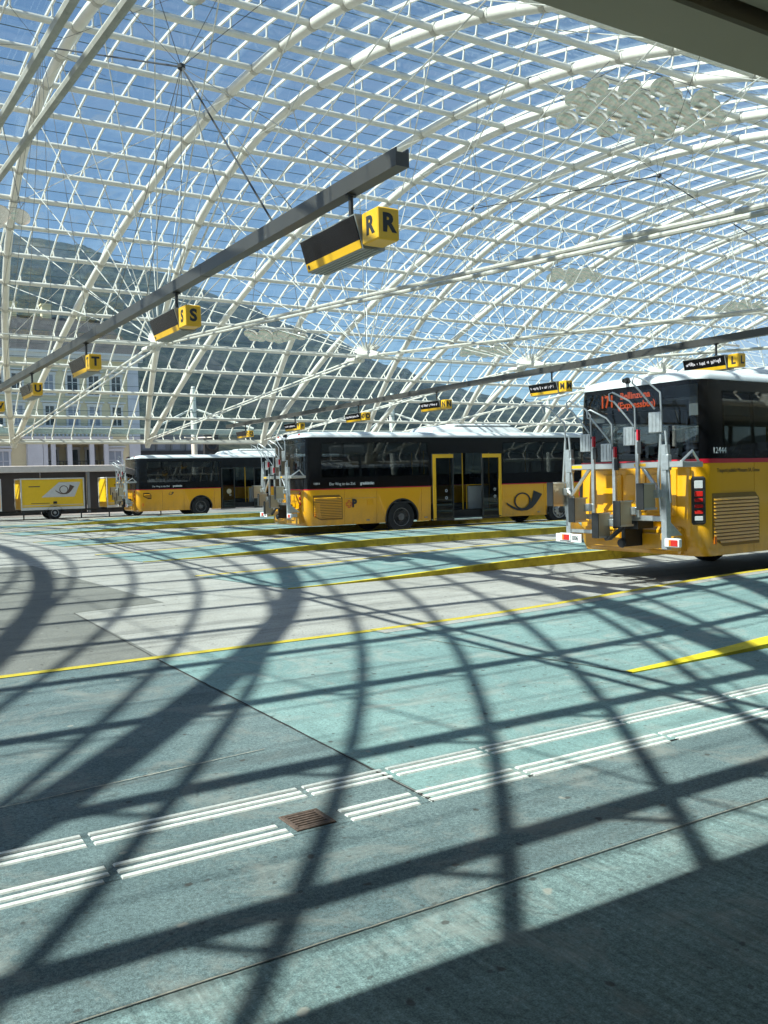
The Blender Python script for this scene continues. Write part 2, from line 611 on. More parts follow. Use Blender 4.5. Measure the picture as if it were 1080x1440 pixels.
def island(v0, v1, u0, u1, skew, idx):
    """deck + yellow front kerb + far edge with marking"""
    us = [0, .5, 1, 1.5, 2, 2.6, 3.2, 4, 5, 6, 6.5, 9, 14, 20, 30, u1 - u0]
    us = sorted(set(x for x in us if x <= u1 - u0))
    deck, kt, kf, yl, pale, back = MB(), MB(), MB(), MB(), MB(), MB()
    def row(va, vb, dz, s0, s1):
        P = []
        for x in us:
            f = max(0, 1 - x / 3.0)
            P += [(u0 + x + s0 * f, va, ramp_z(x, 0) + dz), (u0 + x + s1 * f, vb, ramp_z(x, 0) + dz)]
        return P
    n = len(us)
    fs = [(2 * i, 2 * i + 2, 2 * i + 3, 2 * i + 1) for i in range(n - 1)]
    kw = .22 if idx == 0 else .10
    # front kerb widens towards the right as in a ramp
    P = []
    for x in us:
        w = kw * min(1, .35 + x / 3)
        P += [(u0 + x, v0, ramp_z(x, 0) + .014), (u0 + x, v0 + w, ramp_z(x, 0) + .014)]
    kt.add(P, fs)
    Q = []
    for x in us:
        Q += [(u0 + x, v0, -.01), (u0 + x, v0, ramp_z(x, 0) + .014)]
    kt.build('kerb', M['kerb'], kind='structure')
    kf.add(Q, fs)
    kf.build('kerb_face', M['kerb'] if idx == 0 else M['kerb_face'], kind='structure')  # nearest face keeps the bright paint, the rest take the shaded grimy yellow
    P = []
    for x in us:
        f = max(0, 1 - x / 2.5)
        P += [(u0 + x, v0 + .05, ramp_z(x, 0) + .008), (u0 + x + skew * f, v1, ramp_z(x, 0) + .008)]
    deck.add(P, fs)
    deck.build('island_deck', M['teal'], kind='structure')
    P, Q, B = [], [], []
    for x in us:
        f = max(0, 1 - x / 2.5)
        s = skew * f
        z = ramp_z(x, 0)
        P += [(u0 + x + s, v1 - .02, z + .014), (u0 + x + s, v1 + .10, z + .014)]
        Q += [(u0 + x + s, v1 - .2, z + .0115), (u0 + x + s, v1 - .02, z + .0115)]
        B += [(u0 + x + s, v1 + .10, z + .014), (u0 + x + s, v1 + .10, -.01)]
    yl.add(P, fs)
    yl.build('edge_marking', M['yline'], kind='structure')
    pale.add(Q, fs)
    pale.build('edge_strip', M['concrete'], kind='structure')
    back.add(B, fs)
    back.build('kerb_back', M['concrete'], kind='structure')


isl = [(5.40, 8.62, 5.74, -.6), (12.86, 15.75, 6.1, -.45), (19.5, 22.35, 5.8, -.3), (26.2, 29.0, 5.6, -.3), (33.4, 36.0, 5.7, -.3), (40.2, 42.8, 6.2, -.3)]
for k, (a, b, u0, sk) in enumerate(isl):
    island(a, b, u0, 58, sk, k)
ml = MB()
ml.add([(-30, 8.60, .0105), (5.14, 8.60, .0105), (5.14, 8.72, .0105), (-30, 8.72, .0105)], [(0, 1, 2, 3)])
ml.build('road_marking', M['yline'], kind='structure')

# tactile guide strips: two rows of three raised white bars, broken into lengths
tp = {}
for vs, brk, nm, lab in (((4.468, 4.404, 4.337), [-5.88, -4.73, -3.58, -2.43, -1.28, -.13, 1.0, 2.155, 2.70, 3.39, 4.55, 5.70, 6.85, 8.0, 9.15, 10.3], 'far', 'white ribbed tactile guide strip on the teal paving, the one farther from the drain edge'),
                         ((4.038, 3.962, 3.895), [-5.88, -4.73, -3.58, -2.43, -1.28, -.13, 1.006, 1.86, 2.15, 2.62, 3.32, 4.52, 5.67, 6.82, 7.97, 9.12, 10.3], 'near', 'white ribbed tactile guide strip interrupted by the rusty drain grate')):
    t = thing('tactile_strip', lab, 'tactile paving', (0, vs[1], 0), 0, 'tactile guide strips on the paving')
    for i in range(len(brk) - 1):
        a, b = brk[i] + .018, brk[i + 1] - .018
        if nm == 'near' and abs(brk[i] - 1.86) < .01:
            continue
        for k, v in enumerate(vs):
            sh = (vs[0] - v) * -.03
            mb = MB()
            dv = v - vs[1]
            bb = b - (random.uniform(.02, .05) if random.random() < .12 else 0)
            w = .0175
            mb.loft([[Vector((a + sh, dv - w, .004)), Vector((bb + sh, dv - w, .004)), Vector((bb + sh, dv + w, .004)), Vector((a + sh, dv + w, .004))],
                     [Vector((a + sh + .004, dv - w + .004, .0115)), Vector((bb + sh - .004, dv - w + .004, .0115)), Vector((bb + sh - .004, dv + w - .004, .0115)), Vector((a + sh + .004, dv + w - .004, .0115))]], True, False, True)
            mb.build('guide_bar', M['white_line'], t)

# drain grate
t = thing('drain_grate', 'small rusty iron drain grate with slots set in the teal paving', 'drain', (1.98, 4.025, 0))
fr = MB()
a, b, c, d = -.108, .108, -.108, .108
for x0, x1, y0, y1 in ((a, b, c, c + .022), (a, b, d - .022, d), (a, a + .028, c + .022, d - .022), (b - .028, b, c + .022, d - .022)):
    fr.bbox(x0, x1, y0, y1, .003, .0125, .003)
fr.build('grate_frame', M['rust'], t)
for k in range(6):
    y = c + .022 + .172 * (k + .5) / 6
    MB().bbox(a + .028, b - .028, y - .0085, y + .0085, .003, .011, .002).build('grate_bar', M['rust'], t)
MB().add([(a + .02, c + .02, .0055), (b - .02, c + .02, .0055), (b - .02, d - .02, .0055), (a + .02, d - .02, .0055)], [(0, 1, 2, 3)]).build('drain_shade_sheet', M['pit'], t)  # flat black sheet, the shade down the drain put into its colour

# ------------------------------------------------------------------ vaulted glass roof
VC, RR, HC = 27.972, 38.296, 4.185 + 10.18 - 38.296
A0 = asin(26 / RR)
U0, PITCH, LEAN = 9.039, 7.56, .2548
NSEG = 28
UA, UB = -25.0, 58.2


def arc(t, off=0):
    a = A0 * (1 - 2 * t)
    return VC + (RR + off) * sin(a), HC + (RR + off) * cos(a)


roof = thing('vaulted_glass_roof', 'high barrel vault of white steel arches and glass panes spanning the bus station', 'glass roof')
IDX = range(-4, 7)
for i in IDX:
    u = U0 + PITCH * i
    for s in (-1, 1):
        pts = []
        for k in range(0, 85):
            v, z = arc(k / 84)
            pts.append((u + s * (LEAN * (z - 4.185) + .07), v, z))
        MB().tube(pts, .16, 12).build('arch_tube', M['steel_white'], roof, 40)
    foot = MB()
    for e in (0, 1):
        v, z = arc(e)
        sg = 1 if e == 0 else -1
        foot.tube([(u, v + .1 * sg, z - .30), (u, v, z + .02), (u, v - .05 * sg, z + .3)], [.13, .23, .2], 12)
        foot.tube([(u - .26, v - .15 * sg, z + .02), (u + .26, v - .15 * sg, z + .02)], .09, 10)
    foot.build('arch_foot', M['steel_white'], roof, 40)
    for s in (-.14, .14):
        MB().tube([(u + s, 54.0, 4.32), (u + s, 28.6, 6.02)], .036, 8).build('tie_rod', M['steel_white'], roof, 40)
        MB().tube([(u + s, 27.3, 6.02), (u + s, 2.0, 4.30)], .036, 8).build('tie_rod', M['steel_dirty'], roof, 40)
    hub = MB()
    hub.tube([(u, 27.2, 6.02), (u, 27.5, 6.16), (u, 28.4, 6.16), (u, 28.7, 6.02)], [.07, .13, .13, .07], 10)
    for s in (-.14, .14):
        for vv in (27.15, 28.75):
            hub.tube([(u + s, vv - .28, 6.0), (u + s, vv + .28, 6.02)], .085, 10)
        hub.box(u + min(0, s), u + max(0, s), 27.1, 27.25, 5.98, 6.08)
        hub.box(u + min(0, s), u + max(0, s), 28.65, 28.8, 5.98, 6.08)
    spokes = MB()
    for k in (6, 8, 10, 12, 14, 16, 18, 20, 22):
        for s in (-1, 1):
            v, z = arc(k / NSEG)
            P = Vector((u + s * (LEAN * (z - 4.185) + .07), v, z - .12))
            Q = Vector((u + s * .06, 27.95 + (v - 27.95) * .02, 6.2))
            spokes.tube([Q, P], .016, 5)
            d = (P - Q).normalized()
            hub.tube([Q - d * .02, Q + d * .36], [.055, .04], 7)
    hub.build('tie_hub', M['steel_white'], roof, 40)
    spokes.build('spoke_rods', M['cable_w'], roof, 60)
    if i < 6:   # a light rod running from hub to hub
        MB().tube([(u + .1, 27.95, 6.1), (u + PITCH - .1, 27.95, 6.1)], .02, 6).build('hub_rod', M['cable_w'], roof)
        dg = MB()
        for kk in (4, 9, 19, 24):
            v0_, z0_ = arc(kk / NSEG)
            v1_, z1_ = arc((kk + 5) / NSEG)
            o0 = LEAN * (z0_ - 4.185)
            o1 = LEAN * (z1_ - 4.185)
            dg.tube([(u + o0, v0_, z0_ - .2), (u + PITCH - o1, v1_, z1_ - .2)], .013, 5)
            dg.tube([(u - o0, v0_, z0_ - .2), (u + o1, v1_, z1_ - .2)], .013, 5)
        dg.build('brace_rods', M['cable_w'], roof)

cl = MB()
for i in IDX:
    for s in (-1, 1):
        for k in range(1, NSEG):
            P = []
            for t in (k / NSEG - .0016, k / NSEG + .0016):
                v, z = arc(t)
                P.append((U0 + PITCH * i + s * (LEAN * (z - 4.185) + .07), v, z))
            cl.tube(P, .175, 12)
cl.build('arch_collars', M['steel_dirty'], roof, 40, kind='stuff')
for k in range(NSEG + 1):
    v, z = arc(k / NSEG)
    MB().tube([(UA, v, z), (UB, v, z)], .095, 10).build('purlin', M['steel_white'], roof, 40)

BAR = PITCH / 7
nb = int((UB - UA) / BAR)
ub0 = U0 - .06 - BAR * math.floor((U0 - .06 - UA) / BAR)
bars = []
x = ub0
while x < UB:
    bars.append(x)
    x += BAR
sb = MB()
for x in bars:
    mb = MB()
    rings = []
    for k in range(0, NSEG * 2 + 1):
        v0, z0 = arc(k / (NSEG * 2), .42)
        v1, z1 = arc(k / (NSEG * 2), .50)
        rings.append([Vector((x - .027, v0, z0)), Vector((x + .027, v0, z0)), Vector((x + .027, v1, z1)), Vector((x - .027, v1, z1))])
    mb.loft(rings)
    mb.build('glazing_bar', M['steel_white'], roof)
    for k in range(NSEG + 1):
        v0, z0 = arc(k / NSEG, .05)
        v1, z1 = arc(k / NSEG, .41)
        va, za = arc(k / NSEG + .004, .07)
        sb.tube([(x, v0, z0), (x, v1, z1)], .03, 5)
        # cast clamp on the purlin
        v2, z2 = arc(k / NSEG, .15)
        sb.tube([(x - .08, v0, z0 + .03), (x, v2, z2)], [.017, .016], 4)
        sb.tube([(x + .08, v0, z0 + .03), (x, v2, z2)], [.017, .016], 4)
sb.build('glazing_brackets', M['steel_white'], roof, kind='stuff')
sj = MB()
for k in range(2 * NSEG + 1):
    v, z = arc(k / (2 * NSEG), .53)
    sj.tube([(UA, v, z), (UB, v, z)], .008 if k % 2 else .014, 4)
sj.build('glazing_seals', M['jointglass'], roof, kind='stuff')


def px(P):
    d = Vector(P) - Vector((0, 0, 1.7))
    w = d.dot(CAM_F)
    if w < .5:
        return None
    return 540 + 1275 * d.dot(CAM_R) / w, 720 - 1275 * d.dot(CAM_U) / w, w


panes = []
for j in range(-1, len(bars)):
    xa = bars[j] if j >= 0 else UA
    xb = bars[j + 1] if j + 1 < len(bars) else UB
    if xb - xa < .1:
        continue
    for k in range(NSEG):
        (v0, z0), (v1, z1) = arc(k / NSEG, .515), arc((k + 1) / NSEG, .515)
        q = px(((xa + xb) / 2, (v0 + v1) / 2, (z0 + z1) / 2))
        vis = 0
        if q and -40 < q[0] < 1120 and -40 < q[1] < 700:
            cs = [px(c) for c in ((xa, v0, z0), (xb, v0, z0), (xb, v1, z1), (xa, v1, z1))]
            if all(cs):
                vis = abs(sum(cs[i][0] * cs[(i + 1) % 4][1] - cs[(i + 1) % 4][0] * cs[i][1] for i in range(4))) / 2
        panes.append((vis, xa, xb, k))
panes.sort(key=lambda p: -p[0])


def pane_into(mb, xa, xb, k):
    e = .012
    (v0, z0), (v1, z1) = arc((k + .006) / NSEG, .505), arc((k + .994) / NSEG, .505)
    (v2, z2), (v3, z3) = arc((k + .006) / NSEG, .52), arc((k + .994) / NSEG, .52)
    mb.loft([[Vector((xa + e, v0, z0)), Vector((xb - e, v0, z0)), Vector((xb - e, v1, z1)), Vector((xa + e, v1, z1))],
             [Vector((xa + e, v2, z2)), Vector((xb - e, v2, z2)), Vector((xb - e, v3, z3)), Vector((xa + e, v3, z3))]])


rest = MB()
for n_, (vis, xa, xb, k) in enumerate(panes):
    if n_ < 300:
        mb = MB()
        pane_into(mb, xa, xb, k)
        mb.build('glass_pane', M['pane'], roof)
    else:
        pane_into(rest, xa, xb, k)
rest.build('glass_panes', M['pane'], roof, kind='stuff')
# eaves on the far side: gutter, rail, columns
eav = MB()
eav.bbox(UA, UB, 54.35, 54.75, 4.72, 5.05, .04)
eav.build('gutter', M['steel_dirty'], roof)
MB().tube([(UA, 54.0, 4.28), (UB, 54.0, 4.28)], .085, 10).build('eaves_rail', M['steel_dirty'], roof, 40)
rs = MB()
x = UA + .5
while x < UB:
    rs.tube([(x, 54.2, 4.3), (x, 54.45, 4.75)], .03, 6)
    x += PITCH / 3
rs.build('eaves_struts', M['steel_dirty'], roof, kind='stuff')
for k in range(-2, 4):
    u = U0 + PITCH * 1.5 + 2 * PITCH * k
    c = MB()
    c.tube([(u, 56.4, -.1), (u, 56.4, 7.4), (u, 56.3, 7.9)], [.19, .19, .12], 12)
    for s in (-1, 1):
        c.tube([(u, 56.4, 6.5), (u + s * PITCH / 2 * .86, 54.3, 5.1)], .07, 8)
        c.tube([(u, 56.4, 4.6), (u + s * .9, 55.6, 4.6)], .05, 6)
    c.build('roof_column', M['steel_white'], roof, 40)

# ------------------------------------------------------------------ near canopy (over the camera)
cano = thing('station_canopy', 'olive grey flat canopy edge overhanging the top right corner', 'canopy', (0, 0, 3.53))
MB().bbox(-16, 30, 2.44, 2.73, 0, .42, .012).build('edge_beam', M['canopy'], cano)
MB().box(-16, 30, -9, 2.40, .06, .40).build('soffit_panel', M['canopy'], cano)
MB().box(-16, 30, 2.40, 2.44, .16, .40).build('shadow_gap', M['black'], cano)
hl = MB()
for i in range(2):
    for j in range(3):
        hl.lathe([(.006, -.002), (.006, .0)], (4.55 + j * .025, 2.2 + i * .03, .06), 'z', 8)
hl.build('vent_holes', M['whitelens'], cano)


st = thing('unseen_station_building', 'unseen station concourse with dark glazed front behind the viewer, added to darken bus reflections', 'building', (0, -9, 0))  # unseen block added so the bus sides mirror something dark
MB().box(-16, 60, -6, 0, 0, 9).build('wall', M['greywall'], st)
for k in range(19):
    f = MB().bbox(-15.8 + 4 * k, -12.3 + 4 * k, .002, .06, .1, 3.3, .01).build('window', M['grey_metal'], st)
    MB().box(-15.7 + 4 * k, -12.4 + 4 * k, .06, .075, .2, 3.2).build('pane', M['darkwin'], f)

# ------------------------------------------------------------------ sign beams and stand signs
def sign(letter, u, v, z, text, label):
    t = thing('stand_sign', label, 'bay sign', (u, v, z), 0, 'lettered stand signs hanging from the beams')
    # local: z=0 at the beam underside; the board stretches towards +Y, the cube towards -Y
    h = MB()
    h.tube([(0, 0, .02), (0, 0, -.34)], .03, 10)
    h.lathe([(.07, -.02), (.07, .0)], (0, 0, 0), 'z', 12)
    h.lathe([(.06, 0), (.05, .05)], (0, 0, -.36), 'z', 12)
    h.build('hanger', M['black'], t, 40)
    y0, y1 = -.42, .98
    sec = [(-.20, -.35), (-.09, -.73), (.20, -.73), (.20, -.58), (.05, -.35)]
    b = MB()
    b.prism(sec, lambda a, c, d: Vector((a, d, c)), y0, y1)
    b.build('housing', M['grey_metal'], t)
    # face frame of the tilted board
    n = Vector((-.38, 0, -.11)).normalized()
    e = Vector((.11, 0, -.38)).normalized()
    O = Vector((-.20, 0, -.35))
    def F(a, c, d):
        return O + Vector((0, 1, 0)) * a + e * c + n * d
    MB().prism([(y0 + .02, .015), (y1 - .02, .015), (y1 - .02, .29), (y0 + .02, .29)], F, .003, .012).build('screen', M['screen'], t)
    MB().prism([(y0 + .02, .292), (y1 - .02, .292), (y1 - .02, .385), (y0 + .02, .385)], F, .003, .012).build('yellow_strip', M['yellow_sign'], t)
    tr = MB()
    for k in range(4):
        tr.box(-.05 + .06 * k, -.03 + .06 * k, y0 + .01, y1 - .01, -.74, -.729)
    tr.build('underside_ribs', M['grey_metal'], t)
    mk = MB()
    cpt = (y1 - .08, .34)
    mk.prism([(cpt[0] + .03 * cos(a * pi / 5), cpt[1] + .03 * sin(a * pi / 5)) for a in range(10)], F, .0125, .014)
    mk.build('round_mark', M['letter'], t)
    if text:
        # text runs from the far end (+Y) to the near end as seen from the left
        # a row of lit dots too small to read
        rr = random.Random(letter)
        mb = MB()
        y = y1 - .10
        while y > y0 + .16:
            w_ = rr.uniform(.012, .04)
            hh = rr.uniform(.02, .05)
            cc = .15 + rr.uniform(-.02, .02)
            mb.prism([(y - w_, cc - hh), (y, cc - hh), (y, cc + hh), (y - w_, cc + hh)], F, .0125, .014)
            y -= w_ + rr.choice((.012, .014, .02, .07))
        mb.build('display_dots', M['lcd'], t, kind='stuff')
    c = MB()
    cy0, cy1 = y0 - .41, y0 - .06
    c.bbox(-.14, .14, cy0, cy1, -.72, -.36, .016)
    cube = c.build('letter_cube', M['yellow_sign'], t)
    MB().box(-.09, .13, cy1, y0, -.68, -.42).build('cube_bracket', M['black'], t)
    cy = (cy0 + cy1) / 2
    text_obj('letter', letter, .28, M['letter'], cube, frame((-.1405, cy, -.54), (0, -1, 0), (0, 0, 1), (-1, 0, 0)), 'CENTER', bold=.012)
    text_obj('letter', letter, .28, M['letter'], cube, frame((0, cy0 - .0005, -.54), (1, 0, 0), (0, 0, 1), (0, -1, 0)), 'CENTER', bold=.012)
    return t


def sign_beam(u, v0, v1, z0, z1, label, hang):
    t = thing('sign_beam', label, 'beam', (u, v0, z0))
    L = v1 - v0
    dz = z1 - z0
    sec = [(-.085, 0), (.085, 0), (.085, .195), (.068, .195), (.068, .15), (-.068, .15), (-.068, .195), (-.085, .195)]
    b = MB()
    b.loft([[Vector((a, y, c + dz * y / L)) for a, c in sec] for y in (0, L)])
    b.build('box_girder', M['beam'], t)
    jn = MB()
    y = 6
    while y < L:
        zz = dz * y / L
        jn.box(-.088, .088, y - .02, y + .02, -.004 + zz, .197 + zz)
        y += 6.8
    jn.build('girder_splices', M['beam'], t)
    hc = MB()
    for (yv, P) in hang:
        yy = yv - v0
        hc.tube([(0, yy, .22 + dz * yy / L), (P[0] - u, P[1] - v0, P[2] - z0)], .007, 5)
    hc.build('hanger_cables', M['cable'], t)
    rd = MB()
    nodes = sorted(set(P for _, P in hang), key=lambda p: -p[1])
    for i, P in enumerate(nodes):
        rd.lathe([(.03, -.06), (.07, -.03), (.07, .03), (.03, .06)], (P[0] - u, P[1] - v0, P[2] - z0), 'z', 10)
        if i + 1 < len(nodes):
            Q = nodes[i + 1]
            rd.tube([(P[0] - u, P[1] - v0, P[2] - z0), (Q[0] - u, Q[1] - v0, Q[2] - z0)], .017, 8)
        # stays up to the vault
        for du in (-2.4, 2.4):
            for dv in (-3.5, 2.5):
                vv = P[1] + dv
                zz = HC + sqrt(RR * RR - (vv - VC) ** 2) - .1
                rd.tube([(P[0] - u, P[1] - v0, P[2] - z0), (P[0] - u + du, vv - v0, zz - z0)], .006, 5)
    Q = nodes[-1]
    rd.tube([(Q[0] - u, Q[1] - v0, Q[2] - z0), (0, 11.6 + (v0 - 8.3) - v0, .2)], .015, 8)
    rd.build('suspension_rods', M['rod_dark'], t)
    return t


N1, N2 = (5.45, 26.0, 13.6), (5.45, 15.14, 8.8)
sign_beam(5.45, 8.32, 52, 5.07, 5.2, 'dark grey girder above the stand signs R to V, ending in mid-air near the camera',
          [(9.3, N2), (11, N2), (13, N2), (15.5, N2), (17.5, N2), (20, N2), (22, N1), (26, N1), (30, N1), (34, N1), (38, N1), (42, N1)])
N3, N4 = (20.9, 27.2, 11.64), (20.9, 18.37, 10.27)
sign_beam(20.9, 9.0, 52, 5.21, 4.97, 'dark grey girder above the stand signs L to P, farther back across the lanes',
          [(14.5, N4), (16.5, N4), (18.5, N4), (21, N4), (23, N3), (26, N3), (29, N3), (33, N3), (37, N3)])
for l, v, z, tx, lab in (('R', 9.46, 5.075, '', 'largest yellow cube sign, lettered R, with a dark tilted display board'),
                         ('S', 15.76, 5.09, '', 'yellow cube sign lettered S with a dark display board'),
                         ('T', 22.36, 5.11, '', 'yellow cube sign lettered T with a dark display board'),
                         ('U', 29.08, 5.13, '', 'yellow cube sign lettered U with a dark display board'),
                         ('V', 35.8, 5.15, '', 'yellow cube sign lettered V at the left edge')):
    sign(l, 5.45, v, z, tx, lab)
for l, v, z, tx, lab in (('L', 16.46, 5.165, True, 'yellow cube sign lettered L above the roof of the right bus'),
                         ('M', 23.06, 5.13, True, 'yellow cube sign lettered M and a lit white row on its board'),
                         ('N', 29.8, 5.09, True, 'yellow cube sign lettered N and a lit white row on its board'),
                         ('O', 36.05, 5.06, True, 'yellow cube sign lettered O above the roof of the middle bus'),
                         ('P', 42.64, 5.02, True, 'yellow cube sign lettered P above the left end of the middle bus'),
                         ('Q', 49.2, 4.985, '', 'smallest yellow cube sign lettered Q, above the far bus roof')):
    sign(l, 20.9, v, z, tx, lab)
#PART2

# ------------------------------------------------------------------ buses
W = 2.55
L = 12.0


def ins(z):
    """tumblehome: how far the side leans in at height z"""
    if z < .55:
        return .05 * (.55 - z) / .25
    if z < 1.4:
        return 0
    return .055 * ((z - 1.4) / 1.6) ** 1.3


def plan(inset, rr=.24, rf=.30, n=6, x0=0, x1=L):
    """rounded plan outline, counter-clockwise from the rear right corner; (x, y) points"""
    a0, a1, b0, b1 = x0 + inset, x1 - inset, inset, W - inset
    P = []
    for cx, cy, r, s in ((a1 - rf, b0 + rf, rf, -90), (a1 - rf, b1 - rf, rf, 0), (a0 + rr, b1 - rr, rr, 90), (a0 + rr, b0 + rr, rr, 180)):
        for k in range(n + 1):
            a = radians(s + 90 * k / n)
            P.append((cx + r * cos(a), cy + r * sin(a)))
    return P


def wrap(end, zs, extra=0, rr=.24, rf=.30, bulge=None, n=6):
    """rings of the open wall that goes round the rear ('r') or the front ('f')"""
    rings = []
    for z in zs:
        P = plan(ins(z) - extra, rr, rf, n)
        if end == 'f':
            P = P[:2 * (n + 1)]
            Q = [(L - .5, P[0][1])] + P + [(L - .5, P[-1][1])]
        else:
            P = P[2 * (n + 1):]
            Q = [(.5, P[0][1])] + P + [(.5, P[-1][1])]
        b = bulge(z) if bulge else 0
        rings.append([Vector((x + b * (1 if end == 'r' else -1), y, z)) for x, y in Q])
    return rings


def sidefn(side):
    if side == 'R':
        return lambda x, z, d: Vector((x, ins(z) - d, z))
    return lambda x, z, d: Vector((x, W - ins(z) + d, z))


def notch(x0, x1, zb, zt, arches, r=.58, zc=.47):
    P = [(x0, zt), (x0, zb)]
    for xc in arches:
        h = sqrt(r * r - (zc - zb) ** 2)
        if xc + h < x0 or xc - h > x1:
            continue
        a0 = pi + asin((zc - zb) / r)
        a1 = -asin((zc - zb) / r)
        for k in range(15):
            a = a0 + (a1 - a0) * k / 14
            x = xc + r * cos(a)
            z = zc + r * sin(a)
            if x0 < x < x1:
                P.append((x, z))
    P += [(x1, zb), (x1, zt)]
    return P


def wheel(parent, x, y, side, front):
    s = -1 if side == 'R' else 1     # outward direction
    t = MB()
    prof = [(.27, -.13), (.40, -.15), (.465, -.14), (.485, -.10), (.485, .10), (.465, .14), (.40, .15), (.30, .145), (.28, .12)]
    t.lathe([(r, h * -s if False else h) for r, h in prof], (x, y, .485), 'y', 32)
    w = t.build('wheel', M['rubber'], parent, 35)
    r = MB()
    if front:
        pr = [(.292, s * .13), (.285, s * .152), (.262, s * .15), (.25, s * .10), (.165, s * .165), (.13, s * .18), (.115, s * .24), (.02, s * .25)]
    else:
        pr = [(.292, s * .13), (.285, s * .152), (.265, s * .14), (.25, s * .02), (.14, s * .0), (.125, s * .11), (.10, s * .14), (.02, s * .145)]
    r.lathe(pr, (x, y, .485), 'y', 28)
    r.build('rim', M['rim'] if front else M['rim_dark'], w, 35)
    b = MB()
    for k in range(10):
        a = 2 * pi * k / 10
        rad = .205
        hh = .135 if front else .02
        b.lathe([(.021, s * hh), (.021, s * (hh + .03)), (.012, s * (hh + .04))], (x + rad * cos(a), y, .485 + rad * sin(a)), 'y', 6)
    b.build('wheel_nuts', M['rim'] if not front else M['hub'], w, kind='stuff')
    if front:
        c = MB()
        c.lathe([(.118, s * .20), (.12, s * .245), (.09, s * .262), (.02, s * .265)], (x, y, .485), 'y', 16)
        c.build('hub_cap', M['hub'], w, 35)


def posthorn(parent, fn, x0, z0, w, h, d, mat=None):
    """a horn whose tube makes one loop and opens into a bell at upper right, in the box x0..x0+w, z0..z0+h"""
    f = lambda a, b, dd: fn(x0 + a * w, z0 + b * h, dd)
    mb = MB()
    asp = h / w
    # loop (a, b in 0..1)
    cx, cy, rx, ry = .44, .49, .235, .42
    ring = []
    vs, n = [], 36
    for k in range(n + 1):
        a = 2 * pi * k / n
        ring.append((cx + rx * cos(a), cy + ry * sin(a)))
    for (sx, sy) in ((1.0, 1.0), (.80, .84)):
        vs += [f(cx + rx * sx * cos(2 * pi * k / n), cy + ry * sy * sin(2 * pi * k / n), d) for k in range(n)]
    mb.add(vs, [(k, (k + 1) % n, n + (k + 1) % n, n + k) for k in range(n)])
    # mouthpiece -> under the loop -> bell
    up = [(0, .46), (.04, .40), (.12, .30), (.20, .22), (.30, .13), (.42, .085), (.54, .12), (.62, .24), (.68, .44), (.72, .68), (.755, 1.0)]
    lo = [(.01, .34), (.05, .29), (.12, .19), (.20, .10), (.30, .03), (.42, 0), (.58, .02), (.72, .14), (.82, .33), (.91, .56), (1.0, .80)]
    vs = [f(a, b, d + .001) for a, b in up] + [f(a, b, d + .001) for a, b in lo]
    m = len(up)
    mb.add(vs, [(i, m + i, m + i + 1, i + 1) for i in range(m - 1)])
    return mb.build('posthorn_emblem', mat or M['letter'], parent)


